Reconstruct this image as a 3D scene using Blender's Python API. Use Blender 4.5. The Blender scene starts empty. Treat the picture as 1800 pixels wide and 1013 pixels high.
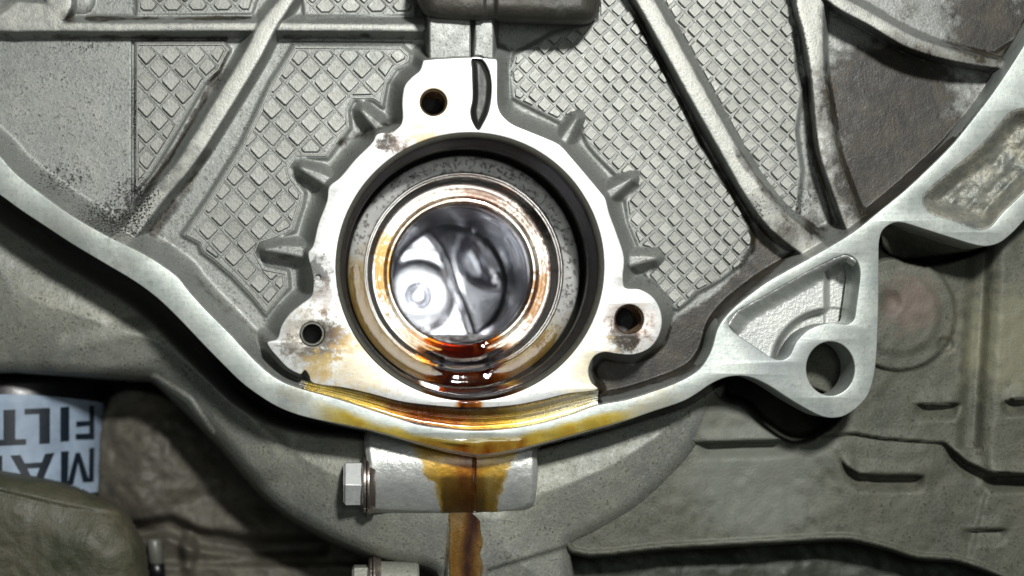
import bpy, bmesh, math, random
import numpy as np
from mathutils import Vector

# ------------------------------------------------------------------ frame
# Working units: 1 unit = 1 photo pixel at the flange face; h = towards the camera.
S = 1.0 / 6000.0                 # metres per unit (the view is about 0.30 m wide)
D = 2400.0                       # camera distance
CU, CV = 640.0, 620.0            # point of the face straight ahead of the lens
sc = bpy.context.scene
COL = sc.collection

def W(U, V, h):                  # true position in the scene
    return ((U - 900.0) * S, -h * S, (506.5 - V) * S)
def flat(u, v, h):               # face position of a thing seen at (u, v) when it lies at height h
    k = (D - h) / D
    return CU + (u - CU) * k, CV + (v - CV) * k
def at(u, v, h):
    U, V = flat(u, v, h)
    return W(U, V, h)

cam_d = bpy.data.cameras.new('camera')
cam = bpy.data.objects.new('camera', cam_d); COL.objects.link(cam)
cam.location = W(CU, CV, D); cam.rotation_euler = (math.radians(90), 0, 0)
cam_d.sensor_width = 36.0; cam_d.lens = 36.0 * D / 1800.0
cam_d.shift_x = (900 - CU) / 1800.0; cam_d.shift_y = (CV - 506.5) / 1800.0
cam_d.clip_start = 0.01; cam_d.clip_end = 20
cam_d.dof.use_dof = True; cam_d.dof.focus_distance = (D + 40) * S; cam_d.dof.aperture_fstop = 5.6
sc.camera = cam

world = bpy.data.worlds.new('World'); sc.world = world; world.use_nodes = True
bg = world.node_tree.nodes['Background']
bg.inputs['Color'].default_value = (0.92, 1.0, 0.97, 1); bg.inputs['Strength'].default_value = 0.03

def lamp(name, pos, aim, size, power, color=(1, 1, 1), size_y=None):
    d = bpy.data.lights.new(name, 'AREA'); d.energy = power; d.color = color
    d.size = size * S
    if size_y: d.shape = 'RECTANGLE'; d.size_y = size_y * S
    o = bpy.data.objects.new(name, d); COL.objects.link(o)
    o.location = W(*pos)
    o.rotation_euler = (Vector(W(*aim)) - Vector(W(*pos))).to_track_quat('-Z', 'Y').to_euler()
    return o
lamp('work_lamp', (1350, -950, 3200), (850, 480, 0), 300, 5.1, (1.0, 0.99, 0.965))
lamp('hand_lamp', (1010, 290, 2560), (830, 480, 0), 700, 0.22, (0.97, 1.0, 0.98), 560)  # added unseen light: frontal fill and glare on the polished faces
lamp('floor_tube_lamp', (200, 1700, 2600), (850, 480, 0), 200, 0.07, (0.95, 1.0, 1.0), 1200)  # added unseen light: weak fill from below

sc.view_settings.view_transform = 'Standard'; sc.view_settings.look = 'None'
sc.view_settings.exposure = 0.0; sc.view_settings.gamma = 1.0
sc.view_settings.use_curve_mapping = False

rng = np.random.default_rng(7); random.seed(7)

# ------------------------------------------------------------------ materials
def lin(r, g, b):
    f = lambda c: (c / 255 / 12.92) if c / 255 <= 0.04045 else ((c / 255 + 0.055) / 1.055) ** 2.4
    return (f(r), f(g), f(b), 1)

class NT:
    def __init__(s, name):
        s.m = bpy.data.materials.new(name); s.m.use_nodes = True
        s.t = s.m.node_tree; s.t.nodes.clear()
        s.out = s.n('ShaderNodeOutputMaterial')
        s.tc = s.n('ShaderNodeTexCoord')
    def n(s, t, **kw):
        x = s.t.nodes.new(t)
        for k, v in kw.items(): setattr(x, k, v)
        return x
    def l(s, a, b): s.t.links.new(a, b)
    def noise(s, size, detail=4, rough=0.55, stretch=None, dist=0.0):
        n = s.n('ShaderNodeTexNoise'); n.inputs['Scale'].default_value = 1 / (size * S)
        n.inputs['Detail'].default_value = detail; n.inputs['Roughness'].default_value = rough
        n.inputs['Distortion'].default_value = dist
        if stretch:
            mp = s.n('ShaderNodeMapping'); mp.inputs['Scale'].default_value = stretch[:3]
            if len(stretch) > 3: mp.inputs['Rotation'].default_value = (0, math.radians(stretch[3]), 0)
            s.l(s.tc.outputs['Object'], mp.inputs['Vector']); s.l(mp.outputs[0], n.inputs['Vector'])
        else: s.l(s.tc.outputs['Object'], n.inputs['Vector'])
        return n.outputs['Fac']
    def ramp(s, fac, a, b, va=0.0, vb=1.0):
        r = s.n('ShaderNodeMapRange'); r.clamp = True
        r.inputs[1].default_value = a; r.inputs[2].default_value = b
        r.inputs[3].default_value = va; r.inputs[4].default_value = vb
        s.l(fac, r.inputs[0]); return r.outputs[0]
    def math(s, op, a, b):
        m = s.n('ShaderNodeMath', operation=op)
        for i, x in enumerate((a, b)):
            if isinstance(x, (int, float)): m.inputs[i].default_value = x
            else: s.l(x, m.inputs[i])
        return m.outputs[0]
    def mix(s, fac, a, b, blend='MIX'):
        m = s.n('ShaderNodeMix', data_type='RGBA', blend_type=blend)
        for i, x in ((0, fac), (6, a), (7, b)):
            if isinstance(x, (int, float)): m.inputs[i].default_value = x
            elif isinstance(x, tuple): m.inputs[i].default_value = x
            else: s.l(x, m.inputs[i])
        return m.outputs[2]
    def attr(s, name):
        a = s.n('ShaderNodeAttribute', attribute_name=name); return a.outputs['Fac']
    def bump(s, height, dist, strength=1.0, normal=None):
        b = s.n('ShaderNodeBump'); b.inputs['Distance'].default_value = dist * S
        b.inputs['Strength'].default_value = strength; s.l(height, b.inputs['Height'])
        if normal: s.l(normal, b.inputs['Normal'])
        return b.outputs[0]
    def spot(s, u, v, h, r0, r1):      # 1 near a place on the object, 0 beyond r1
        vm = s.n('ShaderNodeVectorMath', operation='DISTANCE'); s.l(s.tc.outputs['Object'], vm.inputs[0])
        vm.inputs[1].default_value = at(u, v, h)
        return s.ramp(vm.outputs['Value'], r0 * S, r1 * S, 1, 0)
    def done(s, color, rough, metal, normal=None, **kw):
        p = s.n('ShaderNodeBsdfPrincipled')
        for k, x in (('Base Color', color), ('Roughness', rough), ('Metallic', metal)):
            if isinstance(x, (int, float, tuple)): p.inputs[k].default_value = x
            else: s.l(x, p.inputs[k])
        if normal: s.l(normal, p.inputs['Normal'])
        for k, x in kw.items():
            p.inputs[k.replace('_', ' ')].default_value = x
        s.l(p.outputs[0], s.out.inputs[0]); return s.m

def cast(name, c1, c2, dark, rough=0.55, metal=0.35, big=140, fine=5, bump=1.2, speck=0.35, grime_shade=None, spots=()):
    s = NT(name)
    a = s.noise(big, 5, 0.6); b = s.noise(fine * 5, 6, 0.65); c = s.noise(fine, 3, 0.6)
    f = s.math('ADD', s.math('MULTIPLY', a, 0.55), s.math('MULTIPLY', b, 0.45))
    col = s.mix(s.ramp(f, 0.36, 0.64), c1, c2)
    sp = s.math('MULTIPLY', s.ramp(c, 0.52, 0.66), s.ramp(b, 0.38, 0.60))
    col = s.mix(s.math('MULTIPLY', sp, speck), col, dark)
    lp = s.ramp(s.noise(fine * 0.8, 2, 0.5), 0.55, 0.72)
    col = s.mix(s.math('MULTIPLY', lp, speck * 0.7), col, tuple(min(1, x * 1.9) for x in c1[:3]) + (1,))
    if name == 'cast_aluminium_pad':
        oi = s.n('ShaderNodeObjectInfo')
        col = s.mix(1.0, col, s.mix(oi.outputs['Random'], (0.90, 0.90, 0.89, 1), (1.04, 1.04, 1.03, 1)), 'MULTIPLY')
    if grime_shade:
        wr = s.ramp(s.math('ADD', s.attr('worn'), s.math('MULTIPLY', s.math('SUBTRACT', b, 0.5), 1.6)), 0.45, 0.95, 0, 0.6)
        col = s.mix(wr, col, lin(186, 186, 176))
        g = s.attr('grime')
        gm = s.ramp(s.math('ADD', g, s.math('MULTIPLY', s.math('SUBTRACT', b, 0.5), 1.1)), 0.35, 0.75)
        col = s.mix(gm, col, s.mix(s.ramp(s.noise(48, 6, 0.65, None, 0.6), 0.38, 0.64), tuple(x * 0.4 for x in grime_shade[:3]) + (1,), lin(54, 49, 37))); metal = s.ramp(gm, 0, 1, metal, 0.0)
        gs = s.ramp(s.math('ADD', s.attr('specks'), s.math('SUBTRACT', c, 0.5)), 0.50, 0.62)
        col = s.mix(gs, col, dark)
    for (u, v, h, r0, r1, sc_) in spots:
        k = s.ramp(s.math('ADD', s.spot(u, v, h, r0, r1), s.math('MULTIPLY', s.math('SUBTRACT', b, 0.5), 1.2)), 0.4, 0.8)
        col = s.mix(k, col, sc_)
    hgt = s.math('ADD', s.math('MULTIPLY', b, 0.02), s.math('MULTIPLY', c, 0.5))
    r = s.ramp(b, 0.3, 0.7, rough - 0.1, rough + 0.12)
    return s.done(col, r, metal, s.bump(hgt, bump * fine * 0.5, 0.6))

M = {}
M['case'] = cast('cast_aluminium', lin(115, 118, 115), lin(141, 143, 138), lin(39, 40, 38), rough=0.5, metal=0.35, grime_shade=lin(40, 39, 33), fine=4.0, speck=0.85)
M['pad'] = cast('cast_aluminium_pad', lin(121, 124, 120), lin(148, 149, 143), lin(52, 53, 50), rough=0.5, metal=0.35, big=60, fine=4.5, bump=0.9, speck=0.5)
M['pan'] = cast('cast_pan_alloy', lin(108, 111, 107), lin(133, 134, 121), lin(58, 60, 53), rough=0.55, metal=0.3, big=170, fine=5, speck=0.85)
M['boss'] = cast('boss_alloy', lin(166, 170, 168), lin(184, 186, 180), lin(112, 114, 110), rough=0.42, metal=0.5, big=90, fine=5, speck=0.3)
M['gearbox'] = cast('grimy_alloy', lin(66, 69, 59), lin(87, 87, 76), lin(29, 30, 26), rough=0.62, metal=0.15, big=150, fine=5.5, speck=0.8,
                    spots=((1585, 535, -150, 30, 110, lin(92, 82, 74)), (1566, 532, -130, 2, 16, lin(58, 36, 28)), (1330, 830, -140, 60, 260, lin(96, 99, 90)), (1780, 600, -130, 30, 200, lin(104, 104, 86))))
M['grime_green'] = cast('grimy_green_cover', lin(46, 50, 35), lin(78, 74, 58), lin(24, 26, 18), rough=0.6, metal=0.0, big=150, fine=9, speck=0.5)
M['mount'] = cast('grimy_mount', lin(58, 56, 48), lin(84, 80, 69), lin(34, 34, 28), rough=0.65, metal=0.1, big=120, fine=10, speck=0.5)
M['crossbeam'] = cast('dark_green_beam', lin(38, 44, 36), lin(62, 66, 56), lin(20, 24, 18), rough=0.6, metal=0.1, big=110, fine=9, speck=0.5)
M['bar'] = cast('dark_grimy_bar', lin(48, 48, 43), lin(70, 68, 60), lin(36, 34, 30), rough=0.55, metal=0.3, big=110, fine=8, speck=0.4)
M['rough_pocket'] = cast('rough_pocket_alloy', lin(104, 108, 104), lin(152, 150, 136), lin(48, 52, 54), rough=0.55, metal=0.4, big=60, fine=6, bump=2.5, speck=0.6)
M['bay'] = cast('engine_bay_black', lin(14, 14, 12), lin(20, 20, 17), lin(8, 8, 8), rough=0.8, metal=0.0)

def machined(name, c1, c2, rough, metal, angle, stains=(), oil=None):
    s = NT(name)
    st = s.noise(7, 4, 0.6, (0.12, 1, 1, angle)); b = s.noise(60, 5, 0.6); c = s.noise(7, 4, 0.65); c2n = s.noise(16, 6, 0.7)
    col = s.mix(s.ramp(s.math('ADD', s.math('MULTIPLY', st, 0.22), s.math('MULTIPLY', b, 0.78)), 0.36, 0.64), c1, c2)
    sp = s.ramp(c, 0.54, 0.70, 0, 0.4); col = s.mix(sp, col, lin(96, 98, 92))
    for (u, v, h, r0, r1, amt, sc_) in stains:
        k = s.ramp(s.math('ADD', s.spot(u, v, h, r0, r1), s.math('MULTIPLY', s.math('SUBTRACT', c2n, 0.5), 2.4)), 0.5, 0.85)
        col = s.mix(s.math('MULTIPLY', k, amt), col, sc_)
    hgt = s.math('ADD', s.math('MULTIPLY', st, 0.35), s.math('MULTIPLY', c, 0.5))
    return s.done(col, s.ramp(c2n, 0.3, 0.7, rough - 0.06, rough + 0.1), metal, s.bump(hgt, 1.2, 0.4))
M['flange'] = machined('milled_flange', lin(140, 148, 145), lin(173, 179, 172), 0.42, 0.45, -35, stains=(
    (120, 395, 0, 10, 130, .5, lin(120, 124, 116)), (230, 440, 0, 10, 90, .45, lin(110, 114, 106)), (1380, 600, 0, 20, 160, .35, lin(128, 132, 140)), (1150, 700, 0, 10, 90, .4, lin(150, 140, 110)), (1480, 430, 0, 20, 110, .35, lin(122, 126, 124)), (520, 690, 0, 10, 60, .5, lin(128, 122, 104))))
BR = lin(92, 66, 44); BK = lin(40, 34, 28); CR = lin(226, 208, 160); YL = lin(188, 160, 90)
M['seal_face'] = machined('milled_seal_face', lin(186, 190, 189), lin(214, 215, 211), 0.40, 0.35, 20, stains=(
    (762, 180, 0, 22, 75, 0.5, CR), (745, 235, 0, 5, 55, 0.65, YL), (690, 250, 0, 4, 48, 0.8, BR), (680, 248, 0, 2, 40, 0.85, BK), (1070, 400, 0, 5, 40, .3, lin(150, 150, 146)),
    (548, 600, 0, 30, 95, 0.75, lin(150, 142, 126)), (560, 600, 0, 16, 75, 0.75, BK), (600, 600, 0, 10, 60, 0.6, BR), (560, 650, 0, 10, 60, .6, YL), (510, 610, 0, 5, 40, .5, BK), (560, 480, 0, 8, 55, 0.75, BK), (570, 520, 0, 8, 60, 0.5, BR),
    (1105, 570, 0, 34, 80, 0.6, lin(176, 164, 156)), (1105, 575, 0, 16, 62, 0.85, BR), (1100, 600, 0, 10, 44, 0.95, BK), (1085, 590, 0, 6, 40, .8, BK), (640, 640, 0, 30, 120, 0.45, YL), (1040, 650, 0, 20, 110, 0.5, CR), (1085, 500, 0, 6, 34, 0.6, lin(150, 150, 146))))
M['stub'] = machined('stub_alloy', lin(176, 168, 158), lin(196, 190, 180), 0.5, 0.35, 80)

def steel(name, c, rough, metal=1.0, oil=None, speck=0.0, dirt=None):
    s = NT(name)
    b = s.noise(9, 6, 0.65); a = s.noise(70, 4, 0.6)
    col = s.mix(s.ramp(a, 0.35, 0.65), c, tuple(x * 0.78 for x in c[:3]) + (1,))
    if speck: col = s.mix(s.ramp(b, 0.53, 0.60, 0, speck), col, lin(48, 46, 44))
    if oil:
        u, v, r0, r1, oc = oil
        k = s.ramp(s.math('ADD', s.spot(u, v, -200, r0, r1), s.math('MULTIPLY', s.math('SUBTRACT', s.noise(38, 6, 0.7), 0.5), 1.3)), 0.35, 0.8)
        col = s.mix(k, col, oc)
    if dirt:
        for (u, v, r0, r1, amt, dc) in dirt:
            k = s.ramp(s.math('ADD', s.spot(u, v, -220, r0, r1), s.math('MULTIPLY', s.math('SUBTRACT', b, 0.5), 2.0)), 0.6, 0.95)
            col = s.mix(s.math('MULTIPLY', k, amt), col, dc)
    return s.done(col, s.ramp(b, 0.3, 0.7, max(0.02, rough - 0.05), rough + 0.07), metal, s.bump(b, 0.4, 0.3) if rough > 0.3 else None)
OLIVE = lin(112, 92, 48); AMB = lin(176, 128, 54)
M['ring_steel'] = steel('speckled_steel', lin(112, 112, 110), 0.38, 0.7, oil=(760, 640, 170, 330, lin(92, 78, 40)), speck=0.85)
M['rib_steel'] = steel('turned_steel', lin(222, 218, 214), 0.12, 0.95, oil=(800, 700, 60, 230, AMB), dirt=((930, 400, 30, 110, 0.8, lin(92, 70, 56)), (985, 470, 10, 70, 0.9, lin(90, 50, 24)), (660, 430, 20, 90, 0.7, AMB)))
M['bright_steel'] = steel('bright_steel', lin(240, 235, 226), 0.12, 0.95, oil=(790, 680, 40, 190, AMB), dirt=((800, 470, 128, 152, 0.5, lin(196, 160, 120)), (850, 345, 20, 130, 0.8, lin(150, 112, 92)), (665, 470, 20, 140, 0.9, lin(172, 128, 52)), (950, 520, 20, 120, 0.85, lin(140, 92, 40)), (700, 370, 10, 90, .6, lin(180, 150, 110))))
M['band_steel'] = steel('stained_steel', lin(226, 220, 210), 0.22, 0.9, oil=(790, 680, 40, 200, AMB), speck=0.35, dirt=((850, 345, 30, 150, 0.75, lin(150, 116, 98)), (655, 470, 40, 170, 0.9, lin(176, 132, 60)), (950, 520, 30, 150, 0.85, lin(142, 98, 48)), (740, 350, 10, 90, .5, lin(170, 140, 116)), (920, 400, 10, 80, .7, lin(120, 96, 80))))
M['satin_steel'] = steel('satin_steel', lin(226, 227, 234), 0.17, 1.0)
M['mirror_steel'] = steel('polished_steel', lin(222, 223, 230), 0.11, 1.0)
def plain(name, c, rough, metal=0.0, bump=0.0, size=6, c2=None):
    s = NT(name); b = s.noise(size, 5, 0.6)
    col = s.mix(s.ramp(b, 0.35, 0.65), c, c2 or tuple(x * 0.72 for x in c[:3]) + (1,))
    return s.done(col, s.ramp(b, 0.3, 0.7, max(0.03, rough - 0.06), rough + 0.08), metal, s.bump(b, max(0.2, bump), 0.5))
M['rubber'] = plain('seal_rubber', lin(44, 44, 40), 0.34, 0.0, 0.8)
M['rubber_edge'] = plain('seal_rubber_edge', lin(74, 74, 66), 0.4, 0.0, 0.8)
M['sealant'] = plain('black_sealant', lin(30, 31, 28), 0.48, 0.0, 1.5, 14)
M['thread'] = plain('threaded_bore', lin(128, 108, 86), 0.35, 0.5, 1.0, 10, lin(66, 52, 40))
M['hole_dark'] = plain('hole_bottom', lin(16, 13, 11), 0.6)
M['sleeve'] = plain('dowel_sleeve', lin(120, 120, 112), 0.3, 0.9, 0.5)
M['mark'] = plain('stamped_mark', lin(66, 64, 60), 0.4, 0.6)
M['bolt'] = plain('zinc_bolt', lin(208, 210, 208), 0.36, 0.45, 0.6, 12, lin(176, 180, 178))
M['washer'] = plain('washer_steel', lin(160, 150, 142), 0.28, 0.9, 0.6, 8)
M['can'] = plain('filter_can_black', lin(18, 17, 20), 0.35)
M['label'] = plain('filter_label', lin(140, 156, 173), 0.45, 0.0, 0.2, 60, lin(112, 126, 142))
M['ink'] = plain('label_ink', lin(10, 24, 34), 0.4)
M['ceramic'] = plain('pale_pin', lin(96, 98, 90), 0.45, 0.2)

def oilmat(name, tint, dark, gloss=0.06, thick=0.5, rip=1.0):
    s = NT(name)
    b = s.noise(26, 4, 0.6, (1, 1, 0.45)); c = s.noise(10, 3, 0.5)
    k = s.ramp(s.math('ADD', s.attr('thick'), s.math('MULTIPLY', s.math('MULTIPLY', s.math('SUBTRACT', b, 0.5), 1.6), s.attr('thick'))), 0.0, 1.0)
    pale = tuple(0.9 + 0.1 * x for x in tint[:3]) + (1,)
    col = s.mix(s.ramp(k, 0.0, 0.4), pale, tint)
    col = s.mix(s.ramp(k, 0.4, 1.0), col, dark)
    tr = s.n('ShaderNodeBsdfTransparent'); s.l(col, tr.inputs[0])
    gl = s.n('ShaderNodeBsdfGlossy'); gl.inputs['Roughness'].default_value = gloss; gl.inputs['Color'].default_value = (1, 1, 1, 1)
    nb = s.bump(s.math('ADD', b, s.math('MULTIPLY', c, 0.05)), 1.4 * rip, 0.4); s.l(nb, gl.inputs['Normal'])
    fr = s.n('ShaderNodeFresnel'); fr.inputs['IOR'].default_value = 1.55; s.l(nb, fr.inputs['Normal'])
    df = s.n('ShaderNodeBsdfDiffuse'); s.l(s.mix(0.5, col, dark, 'MULTIPLY'), df.inputs[0])
    m0 = s.n('ShaderNodeMixShader'); m0.inputs[0].default_value = thick * 0.08; s.l(tr.outputs[0], m0.inputs[1]); s.l(df.outputs[0], m0.inputs[2])
    m1 = s.n('ShaderNodeMixShader'); s.l(s.math('MULTIPLY', fr.outputs[0], s.ramp(s.attr('thick'), 0.05, 0.45)), m1.inputs[0]); s.l(m0.outputs[0], m1.inputs[1]); s.l(gl.outputs[0], m1.inputs[2])
    s.l(m1.outputs[0], s.out.inputs[0]); return s.m
M['oil_amber'] = oilmat('amber_oil', (0.95, 0.78, 0.30, 1), (0.60, 0.27, 0.04, 1))
M['oil_olive'] = oilmat('olive_oil_film', (0.80, 0.70, 0.40, 1), (0.5, 0.36, 0.12, 1), 0.12)
M['oil_dark'] = oilmat('dark_red_oil', (0.70, 0.38, 0.10, 1), (0.18, 0.045, 0.02, 1), 0.04, 0.5, 0.6)
M['oil_stain'] = oilmat('amber_oil_stain', (0.98, 0.74, 0.24, 1), (0.74, 0.38, 0.06, 1), 0.3)
M['oil_brown'] = oilmat('brown_oil_stain', (0.74, 0.50, 0.18, 1), (0.27, 0.11, 0.035, 1), 0.26, 0.5, 0.15)

# ------------------------------------------------------------------ object helpers
def thing(name, label, cat, base=(900, 506, 0), group=None):
    o = bpy.data.objects.new(name, None); COL.objects.link(o)
    o.empty_display_size = 0.01
    o.location = at(*base); o['label'] = label; o['category'] = cat
    if group: o['group'] = group
    return o
def link(name, me, mat, parent=None, loc=None):
    o = bpy.data.objects.new(name, me); COL.objects.link(o)
    if mat is not None and not me.materials: me.materials.append(mat)
    if loc is not None: o.location = loc
    if parent is not None:
        o.parent = parent
        p = parent
        base = Vector((0, 0, 0))
        while p is not None: base += Vector(p.location); p = p.parent
        o.location = Vector(o.location) - base
    return o
def tag(o, label, cat, group=None):
    o['label'] = label; o['category'] = cat
    if group: o['group'] = group
    return o
def mesh(name, verts, faces, smooth=True, sharp=None):
    me = bpy.data.meshes.new(name); me.from_pydata([tuple(map(float, v)) for v in verts], [], faces); me.update()
    if smooth: me.shade_smooth()
    if sharp: me.set_sharp_from_angle(angle=math.radians(sharp))
    return me

# ------------------------------------------------------------------ 2-D tools
def spline(pts, n=5, closed=False):
    P = [np.array(p, float) for p in pts]; N = len(P); out = []
    rngi = range(N if closed else N - 1)
    for i in rngi:
        p0 = P[(i - 1) % N] if (closed or i > 0) else 2 * P[0] - P[1]
        p1 = P[i]; p2 = P[(i + 1) % N]
        p3 = P[(i + 2) % N] if (closed or i + 2 < N) else 2 * P[-1] - P[-2]
        t0 = 0; t1 = t0 + max(1e-3, np.linalg.norm(p1 - p0)) ** .5
        t2 = t1 + max(1e-3, np.linalg.norm(p2 - p1)) ** .5; t3 = t2 + max(1e-3, np.linalg.norm(p3 - p2)) ** .5
        for k in range(n):
            t = t1 + (t2 - t1) * k / n
            A1 = (t1 - t) / (t1 - t0) * p0 + (t - t0) / (t1 - t0) * p1
            A2 = (t2 - t) / (t2 - t1) * p1 + (t - t1) / (t2 - t1) * p2
            A3 = (t3 - t) / (t3 - t2) * p2 + (t - t2) / (t3 - t2) * p3
            B1 = (t2 - t) / (t2 - t0) * A1 + (t - t0) / (t2 - t0) * A2
            B2 = (t3 - t) / (t3 - t1) * A2 + (t - t1) / (t3 - t1) * A3
            out.append((t2 - t) / (t2 - t1) * B1 + (t - t1) / (t2 - t1) * B2)
    if not closed: out.append(P[-1])
    return [tuple(p) for p in out]
def sstep(a, b, x):
    t = np.clip((x - a) / (b - a), 0, 1); return t * t * (3 - 2 * t)
def dline(u, v, pts, widths=None, vals=None):
    """distance to a polyline minus its half-width"""
    best = np.full(u.shape, 1e9); val = np.zeros(u.shape)
    for i in range(len(pts) - 1):
        (ax, ay), (bx, by) = pts[i], pts[i + 1]
        dx, dy = bx - ax, by - ay; L = dx * dx + dy * dy + 1e-9
        t = np.clip(((u - ax) * dx + (v - ay) * dy) / L, 0, 1)
        d = np.hypot(u - ax - t * dx, v - ay - t * dy)
        if widths is not None: d = d - (widths[i] + (widths[i + 1] - widths[i]) * t)
        if vals is not None: val = np.where(d < best, vals[i] + (vals[i + 1] - vals[i]) * t, val)
        best = np.minimum(best, d)
    return best if vals is None else (best, val)
def sdpoly(u, v, poly):
    d = dline(u, v, list(poly) + [poly[0]]); ins = np.zeros(u.shape, bool); n = len(poly)
    for i in range(n):
        (ax, ay), (bx, by) = poly[i], poly[(i + 1) % n]
        c = (ay > v) != (by > v)
        if ay != by: ins ^= c & (u < (bx - ax) * (v - ay) / (by - ay) + ax)
    return np.where(ins, -d, d)
def vnoise(u, v, size, seed=0):
    r = np.random.default_rng(seed); G = r.random((128, 128)) * 2 - 1
    x = u / size + 1000.37; y = v / size + 1000.71
    i = np.floor(x).astype(int); j = np.floor(y).astype(int); fx = x - i; fy = y - j
    fx = fx * fx * (3 - 2 * fx); fy = fy * fy * (3 - 2 * fy)
    g = lambda a, b: G[a % 128, b % 128]
    return (g(i, j) * (1 - fx) + g(i + 1, j) * fx) * (1 - fy) + (g(i, j + 1) * (1 - fx) + g(i + 1, j + 1) * fx) * fy
def relief(name, box, step, fn, mat, parent=None, extra=None):
    """cast surface: fn(u, v) -> height, keep mask, {attributes}"""
    u0, v0, u1, v1 = box
    us = np.arange(u0, u1 + step, step); vs = np.arange(v0, v1 + step, step)
    u, v = np.meshgrid(us, vs); H, keep, attrs = fn(u, v)
    k = (D - H) / D
    X = (CU + (u - CU) * k - 900) * S; Z = (506.5 - (CV + (v - CV) * k)) * S; Y = -H * S
    ny, nx = u.shape
    idx = np.arange(ny * nx).reshape(ny, nx)
    fk = keep[:-1, :-1] & keep[1:, :-1] & keep[:-1, 1:] & keep[1:, 1:]
    q = np.stack([idx[:-1, :-1][fk], idx[1:, :-1][fk], idx[1:, 1:][fk], idx[:-1, 1:][fk]], 1)
    used = np.unique(q); remap = np.full(ny * nx, -1); remap[used] = np.arange(len(used)); q = remap[q]
    co = np.stack([X.ravel()[used], Y.ravel()[used], Z.ravel()[used]], 1)
    me = bpy.data.meshes.new(name)
    me.vertices.add(len(co)); me.vertices.foreach_set('co', co.ravel().astype(np.float32))
    me.loops.add(q.size); me.loops.foreach_set('vertex_index', q.ravel().astype(np.int32))
    me.polygons.add(len(q)); me.polygons.foreach_set('loop_start', (np.arange(len(q)) * 4).astype(np.int32))
    me.update(calc_edges=True); me.validate(); me.shade_smooth()
    for an, av in (attrs or {}).items():
        a = me.attributes.new(an, 'FLOAT', 'POINT'); a.data.foreach_set('value', av.ravel()[used].astype(np.float32))
    return link(name, me, mat, parent)
def plate(name, outer, holes, h0, thick, bevel, mat, parent=None, bres=2):
    """flat machined piece with straight walls, outline as seen at height h0"""
    cd = bpy.data.curves.new('tmp', 'CURVE'); cd.dimensions = '2D'; cd.fill_mode = 'BOTH'
    for poly in [outer] + list(holes):
        sp = cd.splines.new('POLY'); sp.points.add(len(poly) - 1); sp.use_cyclic_u = True
        for p, (u, v) in zip(sp.points, poly):
            U, V = flat(u, v, h0); p.co = (U / 100, -V / 100, 0, 1)
    cd.extrude = (thick / 2 - bevel) / 100; cd.bevel_depth = bevel / 100; cd.bevel_resolution = bres; cd.offset = -bevel / 100
    o = bpy.data.objects.new('tmp', cd); COL.objects.link(o)
    dg = bpy.context.evaluated_depsgraph_get(); dg.update()
    me = bpy.data.meshes.new_from_object(o.evaluated_get(dg)); bpy.data.objects.remove(o); bpy.data.curves.remove(cd)
    n = len(me.vertices); co = np.empty(n * 3, np.float32); me.vertices.foreach_get('co', co); co = co.reshape(-1, 3) * 100
    h = h0 - thick / 2 + co[:, 2]
    out = np.stack([(co[:, 0] - 900) * S, -h * S, (506.5 + co[:, 1]) * S], 1)
    me.vertices.foreach_set('co', out.ravel().astype(np.float32)); me.update()
    bm = bmesh.new(); bm.from_mesh(me); bmesh.ops.remove_doubles(bm, verts=bm.verts, dist=0.02 * S)
    bmesh.ops.recalc_face_normals(bm, faces=bm.faces); bm.to_mesh(me); bm.free()
    me.materials.clear(); me.name = name; me.shade_smooth(); me.set_sharp_from_angle(angle=math.radians(32))
    return link(name, me, mat, parent)
def lathe(name, axis, prof, mat, parent=None, seg=160, a0=0.0, a1=2 * math.pi, sharp=40, wob=None, attr=None):
    """turned part about an axis that points at the camera; prof = [(radius, height)]"""
    cu, cv = axis; full = abs(a1 - a0 - 2 * math.pi) < 1e-6
    n = seg if full else seg + 1; V = []; F = []; A = []
    for i in range(n):
        a = a0 + (a1 - a0) * i / seg
        for j, (r, h) in enumerate(prof):
            dr, dh = wob(a, j) if wob else (0, 0)
            V.append(W(cu + (r + dr) * math.cos(a), cv + (r + dr) * math.sin(a), h + dh))
            if attr: A.append(attr(a, j))
    m = len(prof)
    for i in range(seg):
        i2 = (i + 1) % n
        for j in range(m - 1):
            F.append((i * m + j, i * m + j + 1, i2 * m + j + 1, i2 * m + j))
    me = mesh(name, V, F, True, sharp)
    bm = bmesh.new(); bm.from_mesh(me); bmesh.ops.remove_doubles(bm, verts=bm.verts, dist=0.01 * S); bm.to_mesh(me); bm.free()
    if attr and len(me.vertices) == len(A):
        at_ = me.attributes.new('thick', 'FLOAT', 'POINT'); at_.data.foreach_set('value', A)
    me.shade_smooth(); me.set_sharp_from_angle(angle=math.radians(sharp))
    return link(name, me, mat, parent)
def tube(name, pts, rad, mat, parent=None, seg=8):
    P = [Vector(p) for p in pts]; V = []; F = []
    for i, p in enumerate(P):
        t = (P[min(i + 1, len(P) - 1)] - P[max(i - 1, 0)]).normalized()
        a = t.cross(Vector((0, 1, 0))).normalized(); b = t.cross(a).normalized()
        r = (rad[i] if isinstance(rad, (list, tuple)) else rad) * S
        for k in range(seg):
            an = 2 * math.pi * k / seg; V.append(p + a * (r * math.cos(an)) + b * (r * math.sin(an)))
    for i in range(len(P) - 1):
        for k in range(seg):
            F.append((i * seg + k, i * seg + (k + 1) % seg, (i + 1) * seg + (k + 1) % seg, (i + 1) * seg + k))
    F.append(tuple(range(seg))[::-1]); F.append(tuple((len(P) - 1) * seg + k for k in range(seg)))
    return link(name, mesh(name, V, F), mat, parent)
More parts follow.
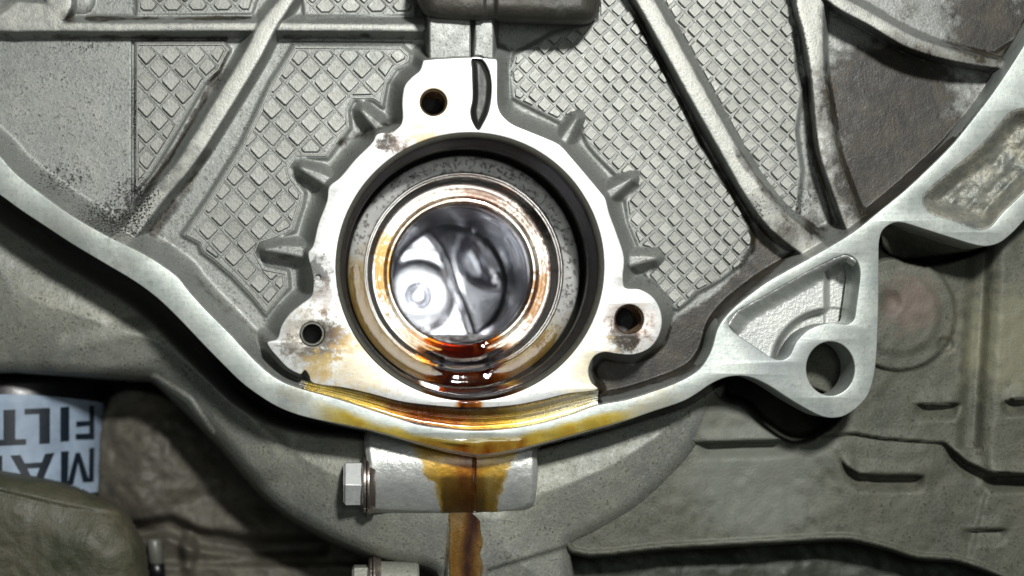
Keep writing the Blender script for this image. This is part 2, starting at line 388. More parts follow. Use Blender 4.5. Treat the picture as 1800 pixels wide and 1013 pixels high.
def inset(poly, d):
    P = [np.array(p, float) for p in poly]; n = len(P)
    area = sum(P[i][0] * P[(i + 1) % n][1] - P[(i + 1) % n][0] * P[i][1] for i in range(n)) / 2
    sg = 1 if area > 0 else -1; out = []
    for i in range(n):
        e1 = P[i] - P[i - 1]; e2 = P[(i + 1) % n] - P[i]
        n1 = np.array([-e1[1], e1[0]]) / (np.linalg.norm(e1) + 1e-9); n2 = np.array([-e2[1], e2[0]]) / (np.linalg.norm(e2) + 1e-9)
        m = n1 + n2; L = np.linalg.norm(m)
        m = m / L if L > 1e-6 else n1
        out.append(tuple(P[i] + sg * m * d / max(0.5, float(m @ n1))))
    return out
def clip(subject, convex):
    """Sutherland-Hodgman; convex polygon must be counter-clockwise in (u, -v)"""
    out = list(subject); n = len(convex)
    for i in range(n):
        a, b = convex[i], convex[(i + 1) % n]; inp = out; out = []
        side = lambda p: (b[0] - a[0]) * (p[1] - a[1]) - (b[1] - a[1]) * (p[0] - a[0])
        for j in range(len(inp)):
            p, q = inp[j - 1], inp[j]; sp, sq = side(p), side(q)
            if (sp >= 0) != (sq >= 0):
                t = sp / (sp - sq); out.append((p[0] + t * (q[0] - p[0]), p[1] + t * (q[1] - p[1])))
            if sq >= 0: out.append(q)
        if not out: return []
    return out
def parea(p): return abs(sum(p[i - 1][0] * p[i][1] - p[i][0] * p[i - 1][1] for i in range(len(p)))) / 2
def circle(cu, cv, r, n=40, ry=None):
    return [(cu + r * math.cos(2 * math.pi * i / n), cv + (ry or r) * math.sin(2 * math.pi * i / n)) for i in range(n)]

# ------------------------------------------------------------------ outlines
INNER = [(-90, 190), (-40, 238), (0, 275), (25, 303), (70, 339), (125, 378), (187, 414), (250, 445), (287, 468), (315, 490), (327, 506), (360, 543),
         (400, 583), (450, 636), (475, 658), (500, 673), (522, 681), (545, 688), (605, 705), (650, 720), (700, 736), (737, 747), (790, 754), (826, 757), (870, 756), (905, 752),
         (950, 744), (1005, 728), (1047, 713), (1100, 703), (1140, 691), (1200, 668), (1230, 648), (1250, 616), (1262, 576), (1285, 546), (1325, 513),
         (1350, 495), (1425, 453), (1500, 408), (1550, 368), (1587, 338), (1625, 303), (1675, 253), (1712, 207), (1750, 157), (1797, 85), (1840, 10), (1870, -60)]
OUTER = [(-90, 285), (-40, 318), (0, 343), (37, 370), (75, 395), (125, 428), (187, 465), (237, 495), (275, 523), (312, 558), (350, 598), (387, 636), (425, 673),
         (450, 692), (487, 715), (525, 730), (575, 742), (625, 752), (662, 760), (725, 777), (775, 790), (812, 797), (836, 801), (862, 800), (900, 793),
         (950, 781), (1025, 761), (1100, 740), (1150, 723), (1200, 706), (1225, 692), (1250, 675), (1275, 664), (1295, 661), (1318, 663), (1350, 677), (1387, 701),
         (1425, 723), (1445, 732), (1462, 735), (1482, 732), (1505, 718), (1525, 696), (1535, 668), (1540, 636), (1543, 581), (1545, 503), (1545, 450), (1546, 423),
         (1552, 405), (1566, 394), (1582, 391), (1625, 403), (1675, 419), (1712, 430), (1732, 433), (1755, 428), (1777, 412), (1800, 388), (1880, 300), (1890, 100), (1890, -60)]
INNER_S = spline(INNER, 4); OUTER_S = spline(OUTER, 4)
FLANGE = OUTER_S + INNER_S[::-1]
POCKET = spline([(1510, 503), (1512, 478), (1506, 458), (1490, 448), (1470, 453), (1425, 475), (1375, 503), (1325, 531), (1297, 547), (1282, 561), (1283, 575), (1300, 591), (1330, 611),
                 (1352, 626), (1365, 632), (1378, 632), (1388, 625), (1400, 601), (1420, 581), (1445, 570), (1467, 567), (1490, 570), (1501, 562), (1505, 540)], 4, True)
POCKET2 = spline([(1622, 348), (1626, 365), (1637, 375), (1675, 388), (1722, 404), (1740, 400), (1762, 375), (1800, 338), (1840, 295), (1850, 240), (1835, 195), (1800, 191),
                  (1776, 198), (1760, 215), (1730, 250), (1700, 277), (1662, 308), (1634, 332)], 4, True)
FACE = [(744, 107), (746, 106), (827, 101), (829, 101), (870, 104), (873, 105), (874, 140), (875, 185), (882, 202), (900, 218), (925, 229), (962, 244), (984, 255), (1007, 280), (1055, 337), (1064, 349),
        (1070, 372), (1085, 413), (1097, 453), (1095, 490), (1099, 506), (1125, 509), (1150, 525), (1163, 555), (1160, 585), (1143, 611), (1115, 623), (1085, 622), (1062, 619), (1045, 626), (1035, 645), (1035, 660),
        (1041, 674), (1051, 684), (1000, 692), (950, 704), (900, 713), (826, 717), (750, 712), (700, 705), (650, 692), (600, 681), (560, 676), (547, 671), (543, 660), (536, 651), (529, 658), (520, 655),
        (505, 646), (487, 627), (475, 613), (470, 602), (487, 596), (495, 573), (510, 551), (532, 533), (547, 521), (551, 506), (549, 480), (542, 445), (550, 433), (560, 393), (575, 353), (579, 328), (597, 313),
        (625, 280), (655, 250), (663, 236), (690, 231), (706, 217), (707, 175), (712, 150), (725, 135), (738, 124), (743, 110)]
FACE_S = spline(FACE, 4, True)
BORE = (826.0, 469.0); BR_ = 236.0
SEALANT = spline([(830, 104), (846, 104), (858, 120), (864, 150), (859, 195), (848, 219), (841, 229), (831, 215), (827, 197), (831, 175), (830, 125)], 4, True)
P1 = [(517, 80), (705, 81), (722, 97), (720, 110), (697, 122), (680, 147), (672, 187), (655, 175), (622, 176), (612, 195), (614, 225), (598, 247), (575, 277), (524, 277), (510, 297), (514, 312), (535, 340),
      (531, 362), (517, 405), (497, 415), (458, 428), (451, 445), (465, 470), (505, 478), (507, 505), (467, 553), (445, 525), (410, 488), (372, 455), (355, 443), (350, 428), (322, 413), (375, 335), (425, 253), (450, 200), (475, 147), (502, 105)]
T1 = [(238, 75), (393, 75), (404, 88), (385, 125), (360, 147), (300, 250), (262, 310), (238, 335)]
T0 = [(240, -60), (470, -60), (442, 24), (240, 26)]
T0B = [(527, -60), (735, -60), (728, 26), (536, 30)]
P2 = [(1052, -60), (1072, -60), (1100, 0), (1150, 96), (1190, 172), (1228, 253), (1250, 287), (1275, 322), (1305, 375), (1322, 418), (1320, 436), (1300, 468), (1270, 490), (1225, 513), (1193, 545), (1180, 538), (1160, 511),
      (1135, 482), (1157, 464), (1160, 452), (1140, 437), (1122, 431), (1105, 390), (1100, 353), (1119, 328), (1113, 306), (1085, 308), (1050, 273), (1035, 255), (1022, 228), (1017, 205), (1003, 200), (984, 214), (902, 172), (898, 125), (905, 98), (975, 60), (1052, 38)]
P3 = [(1178, -60), (1392, -60), (1396, 60), (1397, 120), (1408, 160), (1398, 230), (1408, 300), (1400, 372), (1385, 383), (1345, 330), (1300, 252), (1230, 122), (1166, 5)]
PANEL_H = -96.0

# ------------------------------------------------------------------ engine case
case = thing('engine_case', 'grey cast aluminium engine case with diamond ribbing, milled flange and round bore in the middle', 'engine', (836, 800, -40))
RIBS = [  # polyline, half widths, tops, falloff
    ([(-80, 44), (30, 42), (110, 47), (430, 47), (500, 47), (742, 49)], [12, 16, 10, 9, 9, 9], [-62] * 6, 18),
    ([(540, -60), (500, 5), (470, 47), (447, 92), (345, 258), (322, 292), (285, 335), (226, 408), (190, 440)], [14, 14, 17, 17, 17, 15, 15, 17, 18], [-50, -50, -50, -46, -44, -48, -62, -68, -70], 18),
    ([(-60, 10), (40, 25), (100, 20), (95, -60)], [14, 24, 22, 30], [-62] * 4, 20),
    ([(1098, -60), (1134, 0), (1275, 252), (1326, 335), (1368, 388), (1440, 445)], [17, 17, 17, 20, 22, 22], [-46, -46, -44, -42, -50, -56], 17),
    ([(1418, -60), (1424, 10), (1430, 60), (1437, 125), (1447, 200), (1455, 262), (1482, 340), (1510, 420)], [30, 26, 19, 14, 17, 18, 19, 18], [-42] * 8, 13),
    ([(1430, -40), (1475, 2), (1535, 36), (1590, 68), (1635, 86), (1700, 103), (1780, 116)], [14, 14, 13, 14, 13, 11, 9], [-26] * 5 + [-36, -55], 14),
]
LUGS = [([(705, 268), (664, 222), (638, 196)], [15, 11, 7]), ([(600, 332), (560, 310), (532, 297)], [15, 11, 7]), ([(566, 447), (500, 439), (468, 439)], [16, 11, 6]),
        ([(980, 268), (1000, 232), (1013, 210)], [13, 9, 6]), ([(1052, 354), (1085, 332), (1109, 315)], [14, 10, 6]), ([(1084, 463), (1125, 456), (1150, 454)], [15, 11, 7])]
DEEP = [(1456, 45), (1475, 22), (1530, 58), (1580, 88), (1630, 108), (1700, 122), (1752, 132), (1715, 190), (1650, 262), (1580, 325), (1522, 374), (1508, 350), (1482, 280), (1468, 200), (1456, 120)]
SEAM_U = 234.0
def case_fn(u, v):
    floor = np.full(u.shape, -106.0)
    sd_in = sdpoly(u, v, INNER_S + [(1870, -160), (-90, -160)])
    floor = floor - 2.5 * (u < SEAM_U) * (u > -200)
    # panels
    for P in (P1, P2, P3):
        floor = np.maximum(floor, -106 + 10 * (1 - sstep(-1, 7, sdpoly(u, v, P))))
    for P in (T1, T0, T0B):
        floor = np.maximum(floor, -106 + 10 * (1 - sstep(-1, 5, sdpoly(u, v, P))))
    # flat smooth pocket on the left, a hair lower than the ribbed plate
    left = (u < SEAM_U)
    floor = np.where(left & (v > 60), -98 - 6 * sstep(-4, -1, u - SEAM_U) * sstep(0, 0.5, SEAM_U - u) , floor)
    # deep recess on the right and the rough floor above it
    floor = floor - 410 * (1 - sstep(-30, 4, sdpoly(u, v, DEEP)))
    up = [(1500, -90), (1900, -90), (1820, 60), (1740, 92), (1650, 72), (1560, 30)]
    k = 1 - sstep(-14, 2, sdpoly(u, v, up))
    floor = floor - k * 62 + k * (9 * vnoise(u * 0.6 + v * 0.5, v - u * 0.3, 17, 3) + 5 * vnoise(u, v, 7, 4) ) * (u < 1690)
    floor = floor - 30 * k * sstep(1668, 1684, u)
    # channel between the lower lobe and the flange
    chan = [(1040, 650), (1060, 630), (1112, 640), (1165, 605), (1185, 560), (1240, 530), (1330, 455), (1400, 440), (1300, 530), (1262, 560), (1245, 630), (1200, 660), (1100, 690), (1050, 700)]
    floor = floor - 35 * (1 - sstep(-10, 14, sdpoly(u, v, chan)))
    # shallow groove with burrs beside panels
    H = floor.copy(); worn = np.zeros(u.shape)
    for pts, w, tops, fall in RIBS:
        ip = lambda q: np.interp(np.linspace(0, 1, (len(pts) - 1) * 4 + 1), np.linspace(0, 1, len(pts)), q)
        d, top = dline(u, v, spline(pts, 4), ip(w), ip(tops))
        t = np.clip((d + 2) / (fall * 0.9), 0, 1); s = (1 - t) ** 1.5 * (1 - sstep(0.7, 1.0, t)) ; s = np.where(d < -2, 1, s)
        crown = 2.0 * (1 - np.clip((d + 14) / 14, 0, 1) ** 2)
        H = np.maximum(H, floor + (top + crown - floor) * s)
        worn = np.maximum(worn, 0.75 * sstep(2, -6, d))
    # rounded boss in the top strip
    db = np.hypot(u - 138, v + 2)
    H = np.where((db < 30) & (v < 30), np.maximum(H, -106 + 14 * np.sqrt(np.clip(1 - (db / 30) ** 2, 0, 1))), H)
    d0 = sdpoly(u, v, [(-60, -60), (26, -60), (24, 4), (0, 24), (-60, 26)])
    H = H - 40 * (1 - sstep(-16, 4, d0))
    # skirt of the seal face
    sf = sdpoly(u, v, FACE_S)
    t = np.clip(1 - sf / 30, 0, 1)
    H = np.maximum(H, floor + (-5 - floor) * t ** 2.2)
    for pts, w in LUGS:
        d = dline(u, v, pts, w); s = 1 - sstep(-6, 15, d)
        H = np.maximum(H, floor + (-58 - floor) * s)
    H = np.where(sf < 0, np.maximum(H, -5), H)
    # inner wall of the flange
    t = np.clip(1 + (sd_in + 1) / 42, 0, 1)
    H = np.maximum(H, floor + (-3 - floor) * t ** 2.0)
    H = np.where(sd_in > -1, -4, H)
    # stubs above the face, with the open seam between the halves
    st = [(754, 30), (868, 30), (868, 112), (754, 112)]
    H = np.maximum(H, -106 + 94 * (1 - sstep(-2, 8, sdpoly(u, v, st))))
    seam = np.abs(u - (830.5 - 0.02 * (v - 70)))
    H = np.where((v < 112) & (v > 20), H - 45 * (1 - sstep(2.0, 4.0, seam)), H)
    # vertical casting line in the left pocket
    H = H - 5 * (1 - sstep(0.5, 3.2, np.abs(u - SEAM_U - 1.2 * vnoise(u * 0, v, 9, 12)))) * (v > 72) * (v < 345)
    H = H - 4 * (1 - sstep(0.5, 3, np.abs(u - 239))) * (v < 22)
    flatp = np.ones(u.shape)
    for P in (P1, P2, P3, T1): flatp = np.minimum(flatp, sstep(-4, 10, sdpoly(u, v, P)))
    H = H + (0.6 * vnoise(u, v, 60, 1) + 0.15 * vnoise(u, v, 9, 2)) * (0.25 + 0.75 * flatp)
    rb = np.hypot(u - BORE[0], v - BORE[1])
    # the drain ledge under the face is a part of its own
    led = sdpoly(u, v, [(520, 690), (547, 676), (650, 698), (750, 716), (826, 720), (900, 716), (1000, 697), (1050, 690), (1060, 715), (905, 756), (826, 762), (737, 752), (605, 710)])
    H = np.where(led < 0, -100, H)
    keep = (sd_in < 12) & (rb > 231)
    for a, b, r in ((762, 180, 24), (549, 587, 22), (1106, 561, 26)): keep &= np.hypot(u - a, v - b) > r + 3
    H = np.where(sdpoly(u, v, SEALANT) < 4, -24, H)
    # burnt-on dirt, with shade painted in along ribs, channel and recess
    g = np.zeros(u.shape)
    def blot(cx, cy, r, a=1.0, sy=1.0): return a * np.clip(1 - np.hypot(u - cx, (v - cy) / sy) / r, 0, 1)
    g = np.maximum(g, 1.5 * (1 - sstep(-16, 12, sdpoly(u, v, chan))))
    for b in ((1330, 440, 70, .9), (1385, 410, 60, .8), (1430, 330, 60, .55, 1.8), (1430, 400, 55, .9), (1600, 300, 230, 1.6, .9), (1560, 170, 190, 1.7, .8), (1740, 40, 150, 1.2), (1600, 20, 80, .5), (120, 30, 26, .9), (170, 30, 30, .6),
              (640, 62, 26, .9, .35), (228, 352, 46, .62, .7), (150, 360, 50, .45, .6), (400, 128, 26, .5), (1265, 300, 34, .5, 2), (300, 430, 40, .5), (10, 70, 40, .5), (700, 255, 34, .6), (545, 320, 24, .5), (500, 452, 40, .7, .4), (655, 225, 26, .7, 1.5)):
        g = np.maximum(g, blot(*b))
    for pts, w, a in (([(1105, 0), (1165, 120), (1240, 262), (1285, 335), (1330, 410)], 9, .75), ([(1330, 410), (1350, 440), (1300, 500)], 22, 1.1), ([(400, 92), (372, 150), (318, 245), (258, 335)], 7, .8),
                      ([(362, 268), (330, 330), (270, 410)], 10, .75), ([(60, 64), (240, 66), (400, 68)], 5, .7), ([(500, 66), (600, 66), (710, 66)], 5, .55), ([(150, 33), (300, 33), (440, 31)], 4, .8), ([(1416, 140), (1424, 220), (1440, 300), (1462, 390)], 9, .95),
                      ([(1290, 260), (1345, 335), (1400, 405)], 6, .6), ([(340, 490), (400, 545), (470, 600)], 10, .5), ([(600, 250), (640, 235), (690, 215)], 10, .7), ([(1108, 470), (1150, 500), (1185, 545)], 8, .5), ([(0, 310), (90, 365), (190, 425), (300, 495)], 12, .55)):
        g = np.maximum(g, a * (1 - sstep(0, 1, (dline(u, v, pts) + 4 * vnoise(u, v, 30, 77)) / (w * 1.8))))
    p = np.zeros(u.shape)
    for b in ((200, 385, 130, .60, .5), (110, 315, 100, .53, .6), (240, 345, 70, .6), (285, 300, 50, .46), (150, 180, 200, .40), (330, 230, 40, .4), (1395, 90, 50, .50, 3), (1400, 350, 60, .55), (900, 120, 40, .5), (380, 140, 34, .55), (140, 82, 110, .48, .2), (236, 200, 9, .6, 18), (1290, 450, 60, .52), (1330, 380, 40, .5, 2)):
        cx, cy, r, a = b[:4]; sy = b[4] if len(b) > 4 else 1.0
        p = np.maximum(p, a * np.clip(1 - ((u - cx) ** 2 + ((v - cy) / sy) ** 2) / r ** 2, 0, 1) ** 0.6)
    return H, keep, {'grime': g, 'specks': p, 'worn': worn}
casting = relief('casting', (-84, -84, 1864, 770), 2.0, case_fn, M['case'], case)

HOLES = [(762, 180, 24), (549, 587, 22), (1106, 561, 26)]
plate('seal_face', FACE_S, [circle(BORE[0], BORE[1], BR_, 160)] + [circle(a, b, r, 36) for a, b, r in HOLES] + [SEALANT, circle(559, 488, 5, 12)], 0.0, 13, 1.6, M['seal_face'], case)
bracket_hole = circle(1460, 648, 42.5, 56, 47.5)
plate('flange', FLANGE, [POCKET, POCKET2, bracket_hole], 0.0, 72, 2.0, M['flange'], case)

def pocket_fn(u, v):
    sd = sdpoly(u, v, POCKET)
    tl = dline(u, v, [(1282, 570), (1297, 547), (1325, 531), (1375, 503), (1425, 475), (1470, 453), (1490, 448), (1504, 458)])
    H = -3 - 50 * sstep(0, 26, tl)
    rb = np.hypot(u - 1460, v - 648)
    H = H - 34 * (1 - sstep(96, 108, rb)) - 34 * sstep(1448, 1458, u) * (tl > 12)
    H = np.minimum(H, -2 - 0 * u); H = np.maximum(H, -90)
    H = H + 1.5 * vnoise(u, v, 6, 5) * (tl < 26)
    return H, sd < 7, {'grime': 0 * u, 'specks': 0 * u}
relief('pocket_floor', (1268, 436, 1522, 646), 2.0, pocket_fn, M['boss'], case)
def pocket2_fn(u, v):
    sd = sdpoly(u, v, POCKET2)
    H = -2 - 46 * sstep(0, 30, -sd) + (5 * vnoise(u * 0.75 + v * 0.66, (v * 0.75 - u * 0.66) * 0.35, 9, 8) + 4 * vnoise(u, v, 13, 9)) * sstep(6, 26, -sd)
    return H, sd < 8, {}
relief('pocket_floor', (1612, 182, 1858, 414), 2.0, pocket2_fn, M['rough_pocket'], case)

WEB = [(1548, 396), (1582, 388), (1640, 404), (1730, 430), (1700, 439), (1650, 447), (1612, 452), (1590, 454), (1568, 448), (1552, 430)]
def web_wall_fn(u, v):
    d = sdpoly(u, v, WEB); t = dline(u, v, [(1546, 423), (1552, 405), (1566, 394), (1582, 391), (1625, 403), (1675, 419), (1712, 430), (1732, 433)])
    return -40 - 2.2 * t + 2.5 * vnoise(u, v, 8, 15) + 3 * vnoise(u, v, 22, 16) - 60 * sstep(0, 5, d), d < 5, {}
relief('bracket_web', (1540, 380, 1740, 462), 2.0, web_wall_fn, M['gearbox'], case)

# black sealant lying in the joint between the halves
def bead_fn(u, v):
    sd = sdpoly(u, v, SEALANT)
    H = -9 + 7 * sstep(0, 10, -sd) - 5 * sstep(845, 830, u) * 0 + 2.5 * vnoise(u * 2, v, 26, 21)
    return H, sd < 3, {}
relief('sealant_bead', (820, 96, 872, 236), 1.5, bead_fn, M['sealant'], case)

def hole_prof(r, depth, pitch):
    p = [(r + 2.0, -1.5), (r, -4)]
    h = -4
    while h > -depth:
        p += [(r - 3.2, h - pitch * 0.5), (r, h - pitch)]; h -= pitch
    return p
for i, (a, b, r) in enumerate(HOLES):
    if i == 1:
        t = lathe('dowel_sleeve', (a, b), [(21.5, -30), (21.5, 1.0), (20.5, 2.4), (17.5, 2.4), (16.2, 0.5), (16.2, -70)], M['sleeve'], case, 48)
        lathe('hole_end', (a, b), [(16.5, -68), (0.01, -70)], M['hole_dark'], t, 24)
    else:
        t = lathe('threaded_hole', (a, b), hole_prof(r, 80, 7), M['thread'], case, 48)
        lathe('hole_end', (a, b), [(r, -78), (0.01, -86)], M['hole_dark'], t, 24)

# --- stepped drain ledge below the bore
LA = spline([(530, 668), (547, 672), (600, 682), (650, 693), (700, 706), (750, 713), (826, 718), (900, 714), (950, 705), (1000, 693), (1052, 684)], 8)
LB = spline([(524, 683), (545, 690), (605, 707), (650, 722), (700, 738), (745, 749), (826, 759), (905, 754), (950, 746), (1005, 730), (1050, 714)], 8)
LP = [(0, -2), (.05, -7), (.18, -13), (.3, -12), (.36, -20), (.5, -25), (.6, -22), (.66, -30), (.8, -32), (.88, -26), (.95, -12), (1.0, -3)]
def loft(name, i0, i1, lift, mat, parent, attr=None, t0=0, t1=None):
    V = []; F = []; A = []; m = len(LP); t1 = t1 or m
    rows = LP[t0:t1]; m = len(rows)
    for i in range(i0, i1):
        (a, b), (c, d) = LA[i], LB[i]
        e = min(i - i0, i1 - 1 - i) / 6.0
        lf = lift * (min(1, e) if lift else 0) - (1.0 if lift and e < 0.2 else 0)
        for t, h in rows:
            w = 0.0
            V.append(at(a + (c - a) * t, b + (d - b) * t + (w if 0 < t < 1 else 0) * 0.5, h + lf)); A.append(attr(i, t) if attr else 0)
    n = i1 - i0
    for i in range(n - 1):
        for j in range(m - 1): F.append((i * m + j, i * m + j + 1, (i + 1) * m + j + 1, (i + 1) * m + j))
    me = mesh(name, V, F, True)
    if attr: x = me.attributes.new('thick', 'FLOAT', 'POINT'); x.data.foreach_set('value', A)
    return link(name, me, mat, parent)
M['ledge'] = machined('wet_ledge', lin(206, 202, 184), lin(224, 220, 206), 0.22, 0.8, 10)
loft('drain_ledge', 0, len(LA), 0, M['ledge'], case)

# --- diamond pads, thin ridges and border beads
PADM = {}
def pad_mesh(poly, hgt, ins):
    n = len(poly); cx = sum(p[0] for p in poly) / n; cy = sum(p[1] for p in poly) / n
    V = [((x) * S, 1.5 * S, -y * S) for x, y in poly]
    V += [((cx + (x - cx) * ins) * S, -hgt * S, -(cy + (y - cy) * ins) * S) for x, y in poly]
    F = [tuple(range(n, 2 * n))] + [(i, (i + 1) % n, n + (i + 1) % n, n + i) for i in range(n)]
    me = mesh('diamond_pad', V, F, False)
    bm = bmesh.new(); bm.from_mesh(me); bmesh.ops.recalc_face_normals(bm, faces=bm.faces); bm.to_mesh(me); bm.free()
    me.materials.append(M['pad']); return me
def diamond(hx, hy, c=0.09):
    return [(hx, hy * c * .0 - hy * c), (hx, hy * c), (hx * c, hy), (-hx * c, hy), (-hx, hy * c), (-hx, -hy * c), (-hx * c, -hy), (hx * c, -hy)]
frag_V, frag_F = [], []
ridge_V, ridge_F = [], []
pads_count = 0
def add_frag(me, loc):
    b = len(frag_V)
    for vv in me.vertices: frag_V.append(tuple(Vector(vv.co) + Vector(loc)))
    for p in me.polygons: frag_F.append(tuple(b + i for i in p.vertices))
def seg_in_poly(poly, p, q):
    ts = [0.0, 1.0]
    for i in range(len(poly)):
        a, b = poly[i - 1], poly[i]
        rx, ry = q[0] - p[0], q[1] - p[1]; sx, sy = b[0] - a[0], b[1] - a[1]
        den = rx * sy - ry * sx
        if abs(den) < 1e-9: continue
        t = ((a[0] - p[0]) * sy - (a[1] - p[1]) * sx) / den; w = ((a[0] - p[0]) * ry - (a[1] - p[1]) * rx) / den
        if 0 < t < 1 and 0 <= w <= 1: ts.append(t)
    ts.sort(); out = []
    for a, b in zip(ts, ts[1:]):
        m = (a + b) / 2; x = np.array([p[0] + (q[0] - p[0]) * m]); y = np.array([p[1] + (q[1] - p[1]) * m])
        if sdpoly(x, y, poly)[0] < 0 and b - a > 1e-4: out.append((a, b))
    return [((p[0] + (q[0] - p[0]) * a, p[1] + (q[1] - p[1]) * a), (p[0] + (q[0] - p[0]) * b, p[1] + (q[1] - p[1]) * b)) for a, b in out]
def add_ridge(p, q, wd, hg):
    dx, dy = q[0] - p[0], q[1] - p[1]; L = math.hypot(dx, dy)
    if L < 4: return
    nx, ny = -dy / L, dx / L; b = len(ridge_V)
    for e in (p, q):
        for o, h in ((-wd, -2), (-wd * .35, hg), (wd * .35, hg), (wd, -2)):
            ridge_V.append(at(e[0] + nx * o, e[1] + ny * o, PANEL_H + h))
    for k in range(3): ridge_F.append((b + k, b + k + 1, b + 4 + k + 1, b + 4 + k))
def panel(poly, origin, px, py, frac, hgt, margin, box, ridge=(1.6, 2.6), tilt=0.0):
    global pads_count
    inn = inset(poly, margin); hx, hy = px / 2, py / 2
    full = diamond(hx * frac, hy * frac)
    key = (round(px, 1), frac)
    if key not in PADM: PADM[key] = [pad_mesh([(x * random.uniform(.93, 1.05), y * random.uniform(.93, 1.05)) for x, y in full], hgt * random.uniform(.75, 1.2), 0.87) for _ in range(8)]
    fa = parea(full); u0, v0, u1, v1 = box
    nu = int(max(u1 - origin[0], origin[0] - u0) / hx) + 3; nv = int(max(v1 - origin[1], origin[1] - v0) / hy) + 3
    arr = np.array(inn); lo = arr.min(0) - 30; hi = arr.max(0) + 30
    for j in range(-nv, nv + 1):
        for i in range(-nu, nu + 1):
            if (i + j) % 2: continue
            cx = origin[0] + i * hx + tilt * j * hy; cy = origin[1] + j * hy
            if not (lo[0] < cx < hi[0] and lo[1] < cy < hi[1]) or cy < -34: continue
            dm = [(cx + x, cy + y) for x, y in full]
            pc = clip(inn, dm)
            if len(pc) < 3: continue
            ar = parea(pc)
            loc = at(cx, cy, PANEL_H)
            if ar > 0.93 * fa:
                o = link('diamond_pad', random.choice(PADM[key]), None, casting, loc); pads_count += 1
                o.rotation_euler = (random.uniform(-.035, .035), random.uniform(-.05, .05), random.uniform(-.035, .035))
            elif ar > 0.22 * fa:
                k = (D - PANEL_H) / D
                add_frag(pad_mesh([((x - cx) * k, (y - cy) * k) for x, y in pc], hgt, 0.78), loc)
    if ridge:
        L = 900
        for s_ in (1, -1):
            dx, dy = hx, s_ * hy; n = math.hypot(dx, dy); dx, dy = dx / n, dy / n
            for i in range(-90, 91):
                # lattice lines pass midway between neighbouring pads
                ox = origin[0] + (i * 2 + 1) * hx; oy = origin[1]
                for a, b in seg_in_poly(inn, (ox - dx * L, oy - dy * L), (ox + dx * L, oy + dy * L)):
                    add_ridge(a, b, *ridge)
def border(poly, d, w, hg):
    p = inset(poly, d)
    for a, b in zip(p, p[1:] + p[:1]): add_ridge(a, b, w, hg)
panel(P1, (524, 98), 45, 47, 0.81, 6.0, 8, (300, 60, 740, 570))
border(P1, 4, 2.2, 3.2)
panel(T1, (259, 97), 43, 46, 0.80, 6.0, 7, (230, 60, 410, 350)); border(T1, 3.5, 2.2, 3.2)
panel(T0, (260, 10), 44, 46, 0.80, 6.0, 5, (230, -60, 480, 40))
panel(T0B, (572, 12), 45, 46, 0.80, 6.0, 5, (520, -60, 740, 40))
panel(P2, (957, 84), 32.5, 33.5, 0.78, 6.5, 3, (880, -60, 1340, 560), (1.3, 2.0))
panel(P3, (1252, 20), 32.5, 33.5, 0.78, 6.5, 3, (1150, -60, 1430, 400), (1.3, 2.0))
o = link('pad_fragment', mesh('pad_fragment', frag_V, frag_F, False), M['pad'], casting); o['kind'] = 'stuff'
o = link('lattice_ridge', mesh('lattice_ridge', ridge_V, ridge_F, False), M['pad'], casting); o['kind'] = 'stuff'

# ------------------------------------------------------------------ oil seal and crankshaft
seal = thing('oil_seal', 'black rubber ring seal lining the mouth of the round bore', 'seal', (826, 705, -40))
lathe('seal_rim', BORE, [(237, -4), (234, -1.0), (229.5, -3), (228, -10), (228, -18)], M['rubber_edge'], seal, 180, sharp=60)
lathe('seal_wall', BORE, [(228.3, -12), (226, -16), (226, -60), (221, -70), (221, -96), (225, -104), (225, -150), (216, -168)], M['rubber'], seal, 180, sharp=60)

crank = thing('crankshaft_end', 'stepped turned steel shaft end with polished hollow centre, set inside the bore', 'crankshaft', (826, 690, -200))
ring = lathe('flange_ring', BORE, [(222, -172), (217.5, -152), (216, -149), (213, -148.5), (187, -151), (185.5, -153)], M['ring_steel'], crank, 200, sharp=35)
tp = [(186, -151), (185.6, -156), (184.8, -158.5), (183.8, -158.5), (183, -161), (182.4, -166), (181.6, -168.5), (180.6, -168.5), (179.8, -171), (179.2, -182), (178, -187), (177, -188.5), (171, -188.5), (170, -190), (169.6, -206), (168, -216), (165.5, -216)]
mv, mf = [], []
rr_ = random.Random(3)
def stroke(a, r, da, dr, w):
    # short raised bar in ring coordinates
    ex_, ey_ = BORE; b = len(mv); L = math.hypot(da, dr) + 1e-6; nx, ny = -dr / L * w, da / L * w
    for x, y, h in ((nx, ny, -151), (-nx, -ny, -151), (da - nx, dr - ny, -151), (da + nx, dr + ny, -151), (nx * .6, ny * .6, -147.6), (-nx * .6, -ny * .6, -147.6), (da - nx * .6, dr - ny * .6, -147.6), (da + nx * .6, dr + ny * .6, -147.6)):
        t = a + x / r; mv.append(W(ex_ + (r + y) * math.cos(t), ey_ + (r + y) * math.sin(t), h))
    mf.extend([(b + 4, b + 5, b + 6, b + 7), (b, b + 1, b + 5, b + 4), (b + 1, b + 2, b + 6, b + 5), (b + 2, b + 3, b + 7, b + 6), (b + 3, b, b + 4, b + 7)])
a_ = math.radians(-118)
while a_ < math.radians(12):
    if rr_.random() > 0.12:
        for _ in range(rr_.choice((2, 3, 3))):
            stroke(a_ + rr_.uniform(-3, 3) / 200, 200 + rr_.uniform(-4, 4), rr_.uniform(-3.5, 3.5), rr_.uniform(-5, 5), rr_.uniform(0.7, 1.1))
    a_ += math.radians(rr_.uniform(3.6, 5.0))
o = link('stamped_mark', mesh('stamped_mark', mv, mf, False), M['mark'], ring); o['kind'] = 'stuff'
lathe('turned_steps', BORE, tp, M['rib_steel'], crank, 200, sharp=70)
